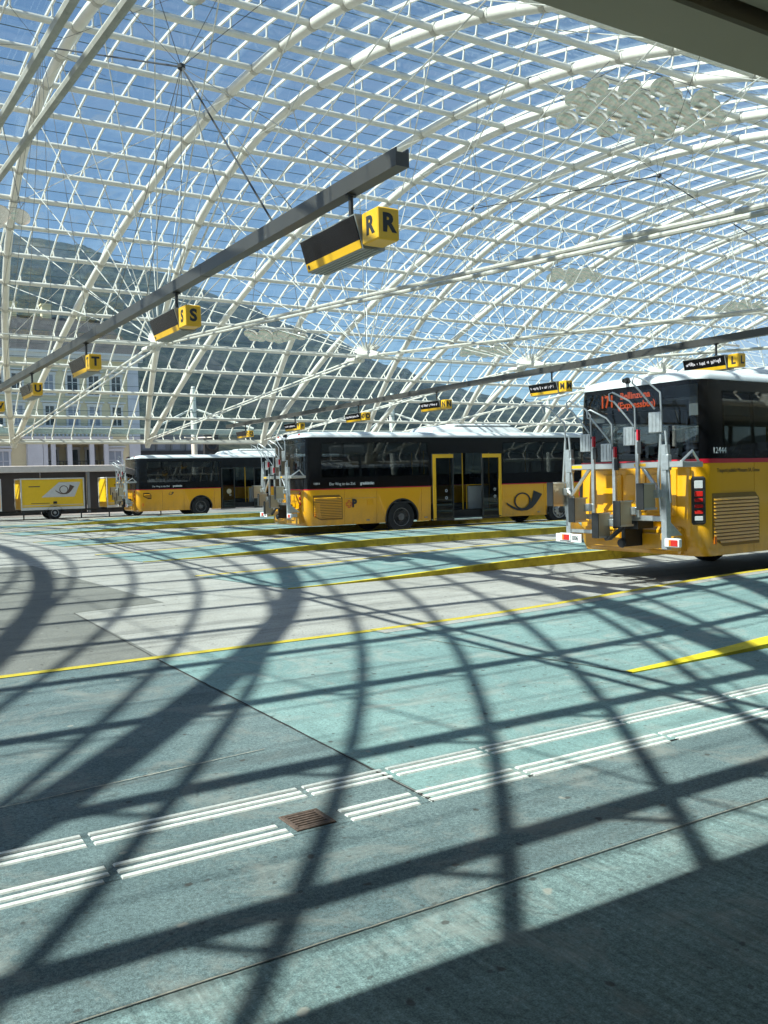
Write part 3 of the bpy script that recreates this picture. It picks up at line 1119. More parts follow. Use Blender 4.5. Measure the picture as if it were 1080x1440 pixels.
def rack(parent, xo):
    """bicycle carrier behind the rear wall; local bus axes, hanging at x = xo (negative)"""
    r = []
    for y, nm in ((.22, 0), (2.17, 1)):
        m = MB()
        m.bbox(xo - .05, xo + .05, y - .05, y + .05, .56, 2.1, .008)
        m.tube([(xo - .02, y + .06, 1.0), (xo - .05, y + .09, 1.6), (xo - .03, y + .05, 2.25)], .022, 8)
        m.tube([(xo + .02, y - .07, 1.25), (xo - .02, y - .06, 1.9), (xo - .02, y - .02, 2.3)], .018, 8)
        m.bbox(xo - .06, xo + .02, y - .1, y + .02, 1.72, 1.95, .01)
        m.box(xo - .03, xo + .25, y - .04, y + .02, .62, .72)
        m.add([(xo + .05, y, .75), (xo + .05, y, 1.0), (xo + .36, y, .75), (xo + .05, y + .012, .75), (xo + .05, y + .012, 1.0), (xo + .36, y + .012, .75)],
              [(0, 1, 2), (5, 4, 3), (0, 3, 4, 1), (1, 4, 5, 2), (2, 5, 3, 0)])
        m.build('rack_mast', M['galv'], parent, 40)
    rl = MB()
    rl.bbox(xo - .04, xo + .04, -.12, 2.17, 1.76, 1.85, .008)
    rl.bbox(xo + .04, xo + .44, -.10, -.03, 1.76, 1.84, .008)
    rl.bbox(xo + .04, xo + .44, 2.12, 2.19, 1.76, 1.84, .008)
    rl.tube([(xo, -.06, 1.84), (xo + .25, -.06, 2.0), (xo + .4, -.06, 1.83)], .02, 6)
    rl.tube([(xo, 2.12, 1.35), (xo, 1.72, 1.77)], .03, 6)
    rl.tube([(xo, .28, 1.35), (xo, .64, 1.77)], .03, 6)
    rl.build('rack_rail', M['alu'], parent, 40)
    lr = MB()
    lr.bbox(xo - .03, xo + .03, .22, 2.17, .97, 1.05, .008)
    lr.bbox(xo - .03, xo + .03, 1.35, 2.17, .74, .80, .008)
    lr.build('rack_rail', M['galv'], parent, 40)
    st = MB()
    for y in (1.85, .55):
        st.box(xo - .0425, xo - .041, y, y + .22, 1.785, 1.83)
    st.build('reflective_sticker', M['yellow_sign'], parent)
    for y, zt, zp in ((1.60, 2.30, 2.10), (1.16, 2.12, 1.93), (.70, 2.36, 2.16)):
        p = MB()
        p.bbox(xo - .065, xo - .015, y - .03, y + .03, 1.02, zt - .05, .006)
        p.build('rack_post', M['galv'], parent)
        q = MB()
        q.bbox(xo - .075, xo - .05, y + .03, y + .25, zp - .05, zp + .23, .006)
        for k in range(3):
            q.box(xo - .082, xo - .075, y + .06 + .07 * k, y + .08 + .07 * k, zp - .03, zp + .21)
        q.build('rack_plate', M['galv'], parent)
        h = MB()
        h.tube([(xo - .05, y + .03, zp + .18), (xo - .05, y + .04, zp + .52), (xo - .10, y + .10, zp + .62), (xo - .24, y + .30, zp + .76), (xo - .27, y + .34, zp + .74),
                (xo - .27, y + .33, zp + .64), (xo - .24, y + .28, zp + .62), (xo - .14, y + .12, zp + .38), (xo - .07, y + .05, zp + .24)], .014, 8)
        h.build('rack_hook', M['galv'], parent, 50)
        k = MB()
        k.box(xo - .085, xo - .05, y - .10, y - .03, zt - .38, zt - .2)
        k.build('lock_box', M['letter'], parent)
        k = MB()
        k.box(xo - .10, xo - .05, y - .06, y - .03, zt - .18, zt - .02)
        k.build('red_lever', M['red'], parent)
    q = MB()
    q.bbox(xo - .075, xo - .05, .22, .46, 2.28, 2.58, .006)
    for kk in range(3):
        q.box(xo - .082, xo - .075, .25 + .07 * kk, .27 + .07 * kk, 2.30, 2.56)
    q.build('rack_plate', M['galv'], parent)
    h = MB()
    h.tube([(xo - .05, .24, 2.5), (xo - .05, .26, 2.86), (xo - .16, .42, 3.04), (xo - .26, .56, 3.12), (xo - .28, .58, 3.02), (xo - .24, .54, 2.96), (xo - .10, .32, 2.62)], .014, 8)
    h.build('rack_hook', M['galv'], parent, 50)
    h = MB()
    h.tube([(xo - .05, 2.20, 2.2), (xo - .05, 2.22, 2.52), (xo - .16, 2.42, 2.78), (xo - .26, 2.54, 2.86), (xo - .24, 2.5, 2.72)], .014, 8)
    h.build('rack_hook', M['galv'], parent, 50)
    for y, z in ((2.34, 1.15), (1.86, .90), (1.36, .67), (.92, .86), (.47, 1.12)):
        tr = MB()
        z += .04
        tr.bbox(xo - .34, xo - .08, y - .13, y - .02, z, z + .37, .012)
        ty = tr.build('wheel_tray', M['tray'], parent)
        pd = MB()
        pd.bbox(xo - .355, xo - .338, y - .14, y + .0, z - .01, z + .38, .006)
        pd.build('tray_pad', M['black'], ty)
        MB().box(xo - .34, xo - .06, y - .142, y - .132, z - .012, z + .02).build('tray_edge', M['alu'], ty)
        MB().box(xo - .34, xo - .06, y - .142, y - .132, z + .36, z + .382).build('tray_edge', M['alu'], ty)
        a = MB()
        a.bbox(xo - .12, xo + .02, y - .22, y - .06, z + .16, z + .28, .01)
        a.build('tray_arm', M['galv'], ty)
    for y in (.07, 2.24):
        lm = MB()
        lm.bbox(xo - .07, xo + .0, y - .13, y + .13, .60, .73, .012)
        lo = lm.build('rack_lamp', M['roofwhite'], parent)
        a = MB()
        a.box(xo - .076, xo - .07, y - .11, y + .01, .62, .71)
        a.build('lamp_lens', M['redlens'], lo)
        a = MB()
        a.box(xo - .076, xo - .07, y + .015, y + .05, .62, .71)
        a.build('lamp_lens', M['orange'], lo)
    tow = MB()
    tow.tube([(xo + .05, 1.0, .98), (xo - .12, .95, .86), (xo - .16, 1.15, .70), (xo - .1, 1.30, .68)], .035, 8)
    tow.lathe([(.06, -.04), (.08, 0), (.05, .05)], (xo - .02, 1.05, .62), 'x', 12)
    tow.box(xo + .0, xo + .35, .75, 1.25, .84, .98)
    tow.box(xo + .0, xo + .4, 1.0, 1.08, .56, .84)
    tow.build('tow_coupling', M['black'], parent, 40)


def bus(kind, label, loc, rz, zr, number, line_text):
    t = thing('post_bus', label, 'bus', loc, rz, 'yellow post buses in the bays')
    zb = .33 if kind != 'right' else .42
    AX = (3.3, 9.58)
    zw = 2.97 if kind != 'right' else 3.07    # underside of the white roof
    # ---- rear and front lower wraps
    rb = lambda z: .10 * max(0, .75 - z) / .45
    zs = [zb, zb + .12, .6, .75, 1.0, 1.25, zr - .03]
    m = MB()
    m.loft(wrap('r', zs, 0, bulge=rb), False, False, False)
    m.build('rear_panel', M['yellow'], t, 40)
    m = MB()
    m.loft(wrap('f', zs), False, False, False)
    m.build('front_panel', M['yellow'], t, 40)
    # engine lid and bumper on the rear wall
    m = MB()
    m.bbox(-.014, .05, .42, 2.13, 1.02, zr - .10, .012)
    m.build('engine_lid', M['yellow'], t)
    for y0 in (.52, 1.0, 1.48):
        MB().bbox(-.034, -.01, y0, y0 + .40, 1.08, zr - .18, .02).build('lid_rib', M['yellow'], t)
    m = MB()
    m.bbox(-.10, .12, .30, 2.25, zb + .03, .86, .05)
    m.build('bumper', M['yellow'], t)
    for a, b in ((.55, 1.0), (1.45, 2.0)):
        MB().bbox(-.13, -.08, a, b, .50, .77, .03).build('bumper_cover', M['yellow'], t)
    # ---- window band wraps (black corner posts, glass rear and front)
    zg = 1.92 if kind == 'right' else 1.80
    bands = [('r', [zr, zr + .06, zg]), ('r', [zw - .07, zw + .02]), ('f', [2.55, 2.75, zw + .02])]
    if zr < 1.5:
        bands.append(('f', [zr, zr + .06, 1.5]))
    for end, zz in bands:
        MB().loft(wrap(end, zz), False, False, False).build('black_band', M['blackbody'], t, 40)
    for end in 'rf':
        R_ = wrap(end, [zg, 2.2, 2.6, zw - .07])
        nn = len(R_[0])
        MB().loft([r[:5] for r in R_], False, False, False).build('corner_post', M['blackbody'], t, 40)
        MB().loft([r[nn - 5:] for r in R_], False, False, False).build('corner_post', M['blackbody'], t, 40)
    for end, nm in (('r', 'rear_window'), ('f', 'windscreen')):
        R_ = wrap(end, [zg if end == 'r' else max(1.5, zr), 2.2, 2.55 if end == 'f' else 2.6] + ([zw - .07] if end == 'r' else []), .004)
        nn = len(R_[0])
        m = MB()
        m.loft([r[4:nn - 4] for r in R_], False, False, False)
        m.build(nm, M['windowglass'], t, 40)
    # ---- red stripe all round
    rz0, rz1 = (zr - .03, zr) if kind != 'right' else (zr - .035, zr + .03)
    m = MB()
    m.loft(wrap('r', [rz0, rz1], .003), False, False, False)
    m.build('red_stripe', M['red'], t, 40)
    MB().loft(wrap('f', [rz0, rz1], .003), False, False, False).build('red_stripe', M['red'], t, 40)
    # ---- sides
    door = (4.37, 7.14)
    front_door = (10.65, 11.85)
    if kind == 'far':
        door = (4.40, 6.95)
    for sd in 'RL':
        fn = sidefn(sd)
        seams = [.5, 1.32, 2.42, 4.02, 4.37, 7.14, 8.86, 10.3, 10.65, 11.5] if sd == 'R' else [.5, 2.42, 4.2, 5.8, 7.3, 8.86, 10.3, 11.5]
        for a, b in zip(seams[:-1], seams[1:]):
            if sd == 'R' and (abs(a - 4.37) < .01 or abs(a - 10.65) < .01):
                continue
            P = notch(a + .004, b - .004, zb, rz0 - .001, AX)
            MB().prism(P, fn, 0, -.03).build('side_panel', M['yellow'], t)
        # stripe, black strip, roof strip
        runs = [(.5, door[0]), (door[1], front_door[0])] if sd == 'R' else [(.5, 11.5)]
        m, bk = MB(), MB()
        for a, b in runs:
            MB().prism([(a, rz0), (b, rz0), (b, rz1), (a, rz1)], fn, .003, -.02).build('red_stripe', M['red'], t)
            bk.prism([(a, rz1), (b, rz1), (b, zg), (a, zg)], fn, 0, -.03)
        zt = zw - .19
        bk.prism([(.5, zt), (11.5, zt), (11.5, zw + .02), (.5, zw + .02)], fn, 0, -.03)
        posts = [(.42, .62), (1.30, 1.36), (2.38, 2.46), (3.95, 4.05), (4.28, 4.37), (7.14, 7.24), (8.80, 8.92), (10.2, 10.3), (10.57, 10.65), (11.4, 11.62)]
        if sd == 'L':
            posts = [(.42, .62), (2.38, 2.46), (4.15, 4.25), (5.75, 5.85), (7.25, 7.35), (8.80, 8.92), (10.2, 10.3), (11.4, 11.62)]
        for a, b in posts:
            bk.prism([(a, zg), (b, zg), (b, zt), (a, zt)], fn, 0, -.03)
        bk.build('window_band', M['blackbody'], t)
        for (a0, a1), (b0, b1) in zip(posts[:-1], posts[1:]):
            if sd == 'R' and (abs(a1 - door[0]) < .1 or abs(a1 - front_door[0]) < .01):
                continue
            g_ = MB().prism([(a1 - .04, zg - .03), (b0 + .04, zg - .03), (b0 + .04, zt + .03), (a1 - .04, zt + .03)], fn, .0025, -.004)
            g_.build('side_window', M['windowglass'], t)
    # ---- door openings on the right side
    def leaf(x0, x1, ybar, out, z0, z1):
        """one door leaf standing slightly proud; ybar: side carrying the yellow post"""
        fn = lambda x, z, d: Vector((x, ins(z) - out - d, z))
        fr = MB()
        fr.prism([(x0, z0), (x0 + .05, z0), (x0 + .05, z1), (x0, z1)], fn, 0, -.05)
        fr.prism([(x1 - .05, z0), (x1, z0), (x1, z1), (x1 - .05, z1)], fn, 0, -.05)
        fr.prism([(x0 + .05, z1 - .05), (x1 - .05, z1 - .05), (x1 - .05, z1), (x0 + .05, z1)], fn, 0, -.05)
        fr.prism([(x0 + .05, z0), (x1 - .05, z0), (x1 - .05, z0 + .08), (x0 + .05, z0 + .08)], fn, 0, -.05)
        lf = fr.build('door_leaf', M['black'], t)
        MB().prism([(x0 + .05, z0 + .08), (x1 - .05, z0 + .08), (x1 - .05, z1 - .05), (x0 + .05, z1 - .05)], fn, -.02, -.03).build('door_glass', M['windowglass'], lf)
        if ybar:
            yb = MB()
            if ybar == 'l':
                yb.prism([(x0 + .01, z0 + .02), (x0 + .12, z0 + .02), (x0 + .12, z1 - .13), (x1 - .02, z1 - .13), (x1 - .02, z1 - .01), (x0 + .01, z1 - .01)], fn, .006, -.01)
            else:
                yb.prism([(x1 - .01, z0 + .02), (x1 - .01, z1 - .01), (x0 + .02, z1 - .01), (x0 + .02, z1 - .13), (x1 - .12, z1 - .13), (x1 - .12, z0 + .02)], fn, .006, -.01)
            yb.build('yellow_door_frame', M['yellow_sign'], lf)
        # ring stickers
        sk = MB()
        for (a, zz) in ((x0 + .62 * (x1 - x0), z0 + .95), (x0 + .62 * (x1 - x0), z0 + .72)):
            n = 16
            vs = [fn(a + .045 * cos(2 * pi * k / n), zz + .045 * sin(2 * pi * k / n), -.018) for k in range(n)] + [fn(a + .032 * cos(2 * pi * k / n), zz + .032 * sin(2 * pi * k / n), -.018) for k in range(n)]
            sk.add(vs, [(k, (k + 1) % n, n + (k + 1) % n, n + k) for k in range(n)])
        sk.build('door_sticker', M['white_text'], lf)
    fn = sidefn('R')
    z1 = 2.44
    hd = MB()
    for a, b in (door, front_door):
        hd.prism([(a, z1 + .02), (b, z1 + .02), (b, zw - .19), (a, zw - .19)], fn, .002, -.03)
        hd.prism([(a, zb), (a + .04, zb), (a + .04, z1 + .02), (a, z1 + .02)], fn, .002, -.12)
        hd.prism([(b - .04, zb), (b, zb), (b, z1 + .02), (b - .04, z1 + .02)], fn, .002, -.12)
        hd.prism([(a, zb - .02), (b, zb - .02), (b, zb), (a, zb)], fn, .002, -.12)
    hd.build('door_surround', M['blackbody'], t)
    if kind == 'mid':
        leaf(4.42, 5.22, 'l', .07, zb - .02, z1)
        leaf(6.32, 7.10, 'r', .07, zb - .02, z1)
        MB().box(5.22, 6.32, .0, .06, .30, .34).build('door_sill', M['alu'], t)
    elif kind == 'far':
        leaf(4.42, 5.14, None, .05, zb - .02, z1)
        leaf(6.20, 6.90, None, .05, zb - .02, z1)
        n = 20
        MB().add([fn(4.80 + .13 * cos(2 * pi * k / n), 1.22 + .13 * sin(2 * pi * k / n), .062) for k in range(n)], [tuple(range(n))]).build('round_sticker', M['tray'], t)
    else:
        leaf(4.42, 5.74, None, .01, zb - .02, z1)
        leaf(5.76, 7.10, None, .01, zb - .02, z1)
    leaf(10.7, 11.22, None, .005, zb - .02, z1)
    leaf(11.24, 11.8, None, .005, zb - .02, z1)
    # ---- roof
    rg = []
    for z, i in ((zw, .045), (zw + .05, .045), (zw + .09, .075), (zw + .13, .14), (zw + .165, .26), (zw + .19, .50), (zw + .20, .95)):
        rg.append([Vector((x, y, z)) for x, y in plan(i, .26, .32, 6)])
    rf = MB().loft(rg).build('roof', M['roofwhite'], t, 50)
    if kind == 'right':
        units = [(1.9, 4.4, .16), (4.6, 8.2, .20)]
    else:
        units = [(4.7, 8.4, .24)]
    zt = zw + .17
    for a, b, h in units:
        u_ = MB()
        rr_ = []
        for z, i in ((zt - .03, 0), (zt + h * .35, .05), (zt + h * .8, .16), (zt + h, .34)):
            rr_.append([Vector((x, y, z)) for x, y in ((a + i * 1.6, .42 + i), (b - i * 1.6, .42 + i), (b - i, .55 + i), (b - i, W - .55 - i), (b - i * 1.6, W - .42 - i), (a + i * 1.6, W - .42 - i), (a + i, W - .55 - i), (a + i, .55 + i))])
        u_.loft(rr_)
        u_.build('roof_unit', M['roofwhite'], rf, 30)
        u_ = MB()
        u_.bbox(a + 1.0, b - .4, .62, W - .62, zt + h - .01, zt + h + .07, .04)
        u_.build('roof_unit', M['roofwhite'], rf, 30)
    cm = MB()
    cm.lathe([(.05, 0), (.055, .03), (.03, .06)], (.02, 1.4, zw + .1), 'x', 10)
    cm.tube([(.06, 1.4, zw + .12), (-.05, 1.4, zw + .09)], .035, 8)
    cm.build('rear_camera', M['black'], rf)
    if kind != 'right':
        ml_ = MB()
        for y in (.45, 2.1):
            ml_.tube([(.10, y, zw + .08), (.06, y, zw + .075)], .05, 10)
        ml_.build('marker_lamp', M['redlens'], rf, 40)
    # ---- rear lights (right corner and left corner)
    if kind != 'right':
        for y in (.32, W - .32):
            for z in (1.0, 1.16, 1.32):
                MB().lathe([(.055, 0), (.055, -.02), (.03, -.03)], (0.0, y, z), 'x', 14).build('light_lens', M['redlens'], t, 40)
    for s, y0 in ((1, 0), (-1, W)):
        if kind != 'right':
            MB().bbox(.30, .36, -.014 if s > 0 else W, 0 if s > 0 else W + .014, .60, .74, .004).build('side_reflector', M['orange'], t)
            continue
        Mx = Matrix.Translation((.065, y0 + s * .085, 0)) @ Matrix.Rotation(radians(45) * s, 4, 'Z')
        h = MB()
        # housing follows the corner: local x runs outwards (negative = out)
        sec = [(.10, .90), (-.03, .94), (-.03, 1.54), (.10, 1.62)]
        h.bbox(-.03, .06, -.10, .10, .90, 1.62, .025, 0, Mx)
        ho = h.build('light_cluster', M['black'], t)
        for za, zb_, mm in ((1.44, 1.56, 'whitelens'), (1.32, 1.40, 'redlens'), (1.24, 1.295, 'redlens'), (1.15, 1.205, 'redlens'), (1.06, 1.115, 'redlens'), (.96, 1.03, 'whitelens')):
            MB().bbox(-.042, -.025, -.06, .06, za, zb_, .012, 0, Mx).build('light_lens', M[mm], ho)
        MB().bbox(.30, .36, -.014 if s > 0 else W, 0 if s > 0 else W + .014, .60, .74, .004).build('side_reflector', M['orange'], t)
    # ---- grille on the right side
    zg0, zg1 = (.56, 1.36) if kind == 'right' else (.50, 1.24)
    if kind == 'far':
        zg0, zg1, gx0, gx1 = .95, 1.25, .35, .75
    elif kind == 'right':
        gx0, gx1 = .24, 1.42
    else:
        gx0, gx1 = .20, 1.24
    gx0 = max(gx0, .27)
    cut = .10
    shape = [(gx0, zg0 + .12), (gx0 + .25, zg0), (gx1, zg0), (gx1, zg1 - cut), (gx1 - cut, zg1), (gx0, zg1)]
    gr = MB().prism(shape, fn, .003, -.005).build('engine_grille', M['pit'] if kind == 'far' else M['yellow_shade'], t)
    ns = 13 if kind != 'far' else 6
    for k in range(ns):
        za = zg0 + .05 + (zg1 - zg0 - .10) * k / ns
        zc_ = za + (zg1 - zg0 - .10) / ns * .62
        xl = gx0 + .03 + max(0, (zg0 + .14 - za)) * 1.6
        xr = gx1 - .03 - max(0, zc_ - (zg1 - cut))
        s_ = MB()
        vs = [fn(xl, za, .024), fn(xr, za, .024), fn(xr, zc_, .008), fn(xl, zc_, .008), fn(xl, za, .002), fn(xr, za, .002), fn(xr, zc_, .002), fn(xl, zc_, .002)]
        s_.add(vs, [(0, 1, 2, 3), (4, 7, 6, 5), (0, 4, 5, 1), (1, 5, 6, 2), (2, 6, 7, 3), (3, 7, 4, 0)])
        s_.build('grille_slat', M['yellow'], gr)
    # ---- wheel liners, chassis, wheels
    ch = MB()
    for a, b in ((.3, AX[0] - .75), (AX[0] + .75, AX[1] - .75), (AX[1] + .75, L - .35)):
        ch.box(a, b, .10, W - .10, zb + .02, .62)
    ch.box(.3, L - .4, .55, W - .55, zb + .03, .80)
    ch.build('chassis', M['pit'], t)
    for xc in AX:
        for sd in 'RL':
            f2 = sidefn(sd)
            ln = MB()
            rings = []
            for d in (-.032, -.5):
                rings.append([f2(xc + .585 * cos(pi * k / 14), .47 + .585 * sin(pi * k / 14), d) for k in range(15)])
            ln.loft(rings, False, False, False)
            ln.build('wheel_liner', M['pit'], t)
            lip = MB()
            rings = []
            for r_, d in ((.58, .0), (.60, .012), (.555, .012), (.555, -.04)):
                rings.append([f2(xc + r_ * cos(pi * (-.06 + 1.12 * k / 20)), .47 + r_ * sin(pi * (-.06 + 1.12 * k / 20)), d) for k in range(21)])
            lip.loft(rings, False, False, False)
            lip.build('arch_lip', M['black'] if xc > 5 or kind != 'right' else M['yellow'], t, 60)
            wheel(t, xc, .19 if sd == 'R' else W - .19, sd, xc > 5)
    # ---- cabin
    cb = MB()
    cb.box(.3, 4.2, .05, W - .05, .92, .96)
    cb.box(4.2, 11.6, .05, W - .05, .36, .40)
    cb.box(4.15, 4.2, .05, W - .05, .40, .96)
    cb.build('cabin_floor', M['busfloor'], t)
    cb = MB()
    cb.box(.3, 11.6, .12, W - .12, 2.80, 2.84)
    cb.box(.3, 11.6, .12, .42, 2.55, 2.80)
    cb.box(.3, 11.6, W - .42, W - .12, 2.55, 2.80)
    cb.build('cabin_ceiling', M['interior'], t)
    seat0 = None
    rows = [(x, y, z) for z, xs in ((.96, (.75, 1.5, 2.25, 3.0, 3.75)), (.62, (7.6, 8.4, 9.2, 10.0))) for x in xs for y in (.45, W - .45)]
    for x, y, z in rows:
        if seat0 is None:
            s_ = MB()
            for o in (-.21, .21):
                s_.bbox(-.02, .42, o - .19, o + .19, .38, .48, .04)
                s_.bbox(-.12, -.01, o - .19, o + .19, .42, 1.06, .04)
                s_.bbox(-.12, -.03, o - .13, o + .13, 1.05, 1.20, .035)
            s_.box(-.02, .38, -.06, .06, 0, .38)
            seat0 = s_.build('double_seat', M['seat'], t, 40)
            seat0.location = (x, y, z)
        else:
            link_copy(seat0, t, (x, y, z))
    pl = MB()
    for x, y in ((4.45, .55), (5.9, .5), (7.0, .55), (5.0, W - .3), (6.5, W - .35), (8.8, .9)):
        MB().tube([(x, y, .4), (x, y, 2.75)], .02, 8).build('grab_pole', M['yellow_sign'], t)
    pt = MB()
    pt.bbox(6.10, 6.9, .48, .53, .62, 1.38, .01)
    pt.build('door_partition', M['interior'], t)
    pt = MB()
    pt.tube([(6.05, .5, .62), (6.05, .5, 1.42), (6.95, .5, 1.42)], .018, 8)
    pt.build('partition_rail', M['yellow_sign'], t)
    # ---- marks
    rot = lambda x, z, d=.0035: frame(fn(x, z, d), (1, 0, 0), (0, 0, 1), (0, -1, 0))
    if number:
        text_obj('fleet_number', number, .13 if kind == 'right' else .085, M['white_text'], t, rot(.30 if kind != 'right' else .31, zr + .15, .008), 'LEFT')
    if kind == 'right':
        text_obj('side_lettering', 'Trasporti pubblici Moesano SA, Grono', .085, M['letter'], t, rot(.40, 1.70), 'LEFT', .001, .78)
        text_obj('route_number', '171', .27, M['led'], t, frame((.09, 2.03, 2.86), (0, -1, 0), (0, 0, 1), (-1, 0, 0)), 'LEFT', .002, .75, .008)
        text_obj('destination', 'Bellinzona', .15, M['led'], t, frame((.09, 1.60, 2.93), (0, -1, 0), (0, 0, 1), (-1, 0, 0)), 'LEFT', .002, 1, .003)
        text_obj('destination', '(Expressbus)', .15, M['led'], t, frame((.09, 1.66, 2.78), (0, -1, 0), (0, 0, 1), (-1, 0, 0)), 'LEFT', .002, 1, .003)
        MB().bbox(.105, .2, .82, 2.10, 2.67, 3.02, .01).build('display_case', M['screen'], t)
        # curtain-like bright shapes seen inside: light window blinds
        MB().prism([(.42, 1.64), (.43, 1.64), (.43, 1.65), (.42, 1.65)], fn, .003, 0)
    else:
        text_obj('slogan', 'Der Weg ist das Ziel.', .115, M['white_text'], t, rot(.82, zr + .135), 'LEFT', .001, .88)
        text_obj('slogan', 'graubünden', .125, M['white_text'], t, rot(1.86, zr + .14), 'LEFT', .001, .80, .004)
        if kind == 'mid':
            text_obj('company_letter', 'P', .32, M['letter'], t, rot(1.56, .96), 'LEFT', .001, .95, .018)
            cx, cz, a, b = 1.46, .95, .042, .11
            pts = [(-a, -b), (a, -b), (a, -a), (b, -a), (b, a), (a, a), (a, b), (-a, b), (-a, a), (-b, a), (-b, -a), (-a, -a)]
            q = MB()
            n = len(pts)
            q.add([fn(cx + x, cz + z, .004) for x, z in pts] + [fn(cx + x - .018 * (1 if x > 0 else -1), cz + z - .018 * (1 if z > 0 else -1), .004) for x, z in pts], [(i, (i + 1) % n, n + (i + 1) % n, n + i) for i in range(n)])
            q.build('company_cross', M['red'], t)
            posthorn(t, fn, 7.30, .50, 1.50, .68, .004)
            fl = MB()
            fl.prism([(2.10, .90), (2.26, .90), (2.26, 1.05), (2.10, 1.05)], fn, .003, -.002)
            fl.build('fuel_flap', M['yellow'], t)
            sm = MB()
            sm.prism([(1.33, 1.12), (2.41, 1.12), (2.41, 1.126), (1.33, 1.126)], fn, .001, -.002)
            for x in (2.05, 4.12, 8.6):
                sm.prism([(x, .42), (x + .12, .42), (x + .12, .46), (x, .46)], fn, .001, -.002)
            sm.build('panel_marks', M['crackfill'], t)
        else:
            posthorn(t, fn, 1.60, 1.12, .30, .17, .004)
    # plate and rack
    rack(t, -.5 if kind == 'right' else -.42)
    xo = -.5 if kind == 'right' else -.42
    pm = MB().bbox(xo - .05, xo - .035, 1.88, 2.46, .58, .72, .004).build('number_plate', M['plate'], t)
    text_obj('plate_number', 'GR 108 006', .105, M['letter'], pm, frame((xo - .0505, 2.17, .65), (0, -1, 0), (0, 0, 1), (-1, 0, 0)), 'CENTER', .001, .85, .003)
    # mirrors at the front
    mi = MB()
    for y, s in ((-.02, -1), (W + .02, 1)):
        mi.tube([(11.85, y - s * .1, 2.6), (12.15, y + s * .12, 2.55), (12.2, y + s * .15, 2.3)], .025, 8)
        mi.bbox(12.12, 12.24, y + s * .15 - .12, y + s * .15 + .12, 1.9, 2.3, .04)
    mi.build('mirror', M['black'], t, 40)
    return t


bus('mid', 'middle yellow post bus with its double door open and a black posthorn on the side', (12.0, 24.0, 0), -.055, 1.43, '11011', '')
bus('right', 'right-hand yellow post bus showing its rear bicycle rack and orange 171 display', (10.98, 8.95, 0), .03, 1.85, '12444', '')
bus('far', 'small far yellow post bus parked by the yellow trailers with an open door', (13.1, 44.8, 0), -.05, 1.43, '', '')

# ------------------------------------------------------------------ trailers
def trailer(u, v, label, ln, rz=0):
    t = thing('luggage_trailer', label, 'trailer', (u, v, 0), rz, 'yellow luggage trailers at the far wall')
    z0, z1, d = .50, 2.12, 1.7
    MB().bbox(.03, ln - .03, .03, d - .03, z0 + .02, z1 - .02, .02).build('box_body', M['trailer_yellow'], t)
    fr = MB()
    e = .06
    for y in (0, d):
        fr.box(0, ln, y - .012, y + e - .012 if y == 0 else y + .012, z0, z0 + .14)
        fr.box(0, ln, y - .012, y + .048, z1 - e, z1)
        for x in (0, ln - e):
            fr.box(x, x + e, y - .012, y + .048, z0 + .14, z1 - e)
    for x in (0, ln - e):
        fr.box(x, x + e, .048, d - .012, z1 - e, z1)
    fr.build('aluminium_frame', M['stonewhite'], t)
    fs = lambda x, z, dd: Vector((x, .03 - dd, z))
    MB().prism([(.1, z0 + .22), (ln - .1, z0 + .22), (ln - .1, z0 + .25), (.1, z0 + .25)], fs, .008, -.01).build('lower_trim', M['stonewhite'], t)
    pn = MB().prism([(ln * .52, z1 - .22), (ln * .92, z1 - .22), (ln * .74, z1 - 1.02), (ln * .60, z1 - 1.02)] if ln < 2.6 else [(ln * .60, z1 - .22), (ln * .94, z1 - .22), (ln * .84, z1 - .98), (ln * .32, z1 - .98)], fs, .006, -.01)
    pn.build('pale_panel', M['stonewhite'], t)
    posthorn(t, fs, ln * .54, z1 - .85, .95, .5, .010, M['rust'])
    if ln > 2.6:
        tm = MB()
        tm.prism([(.4, z1 - .45), (.95, z1 - .45), (.95, z1 - .40), (.4, z1 - .40)], fs, .004, -.01)
        tm.prism([(.5, z0 + .32), (1.4, z0 + .32), (1.4, z0 + .35), (.5, z0 + .35)], fs, .004, -.01)
        tm.build('side_marks', M['rust'], t)
    hn = MB()
    hn.bbox(ln * .5, ln * .5 + .18, -.0, .02, z0 + .30, z0 + .42, .004)
    hn.build('flap_handle', M['black'], t)
    ch = MB()
    ch.box(.05, ln - .05, .15, .25, .38, .50)
    ch.box(.05, ln - .05, d - .25, d - .15, .38, .50)
    ch.tube([(ln, d / 2, .44), (ln + .8, d / 2, .44)], .05, 8)
    for x in (.15, ln - .15):
        ch.tube([(x, .2, .0), (x, .2, .42)], .035, 8)
    ch.build('trailer_chassis', M['hub'], t)
    for y, s in ((.08, -1), (d - .08, 1)):
        w = MB().lathe([(.2, -.08), (.30, -.09), (.335, -.05), (.335, .05), (.30, .09), (.2, .08)], (ln * .52, y, .335), 'y', 24).build('wheel', M['rubber'], t, 35)
        MB().lathe([(.21, s * .06), (.19, s * .085), (.08, s * .06), (.07, s * .10), (.02, s * .1)], (ln * .52, y, .335), 'y', 20).build('rim', M['rim'], w, 35)
        g_ = MB()
        rr_ = []
        for r_, yy in ((.40, -.13), (.40, .13)):
            rr_.append([Vector((ln * .52 + r_ * cos(pi * k / 10), y + yy, .335 + r_ * sin(pi * k / 10))) for k in range(11)])
        g_.loft(rr_, False, False, False)
        g_.build('mudguard', M['black'], t)
    return t


def at(x, y, v):
    """world point seen at photograph pixel (x, y) on the plane Y = v (used once, to read positions)"""
    d = CAM_F + CAM_R * ((x - 540) / 1275) - CAM_U * ((y - 720) / 1275)
    k = v / d.y
    return Vector((d.x * k, v, 1.7 + d.z * k))


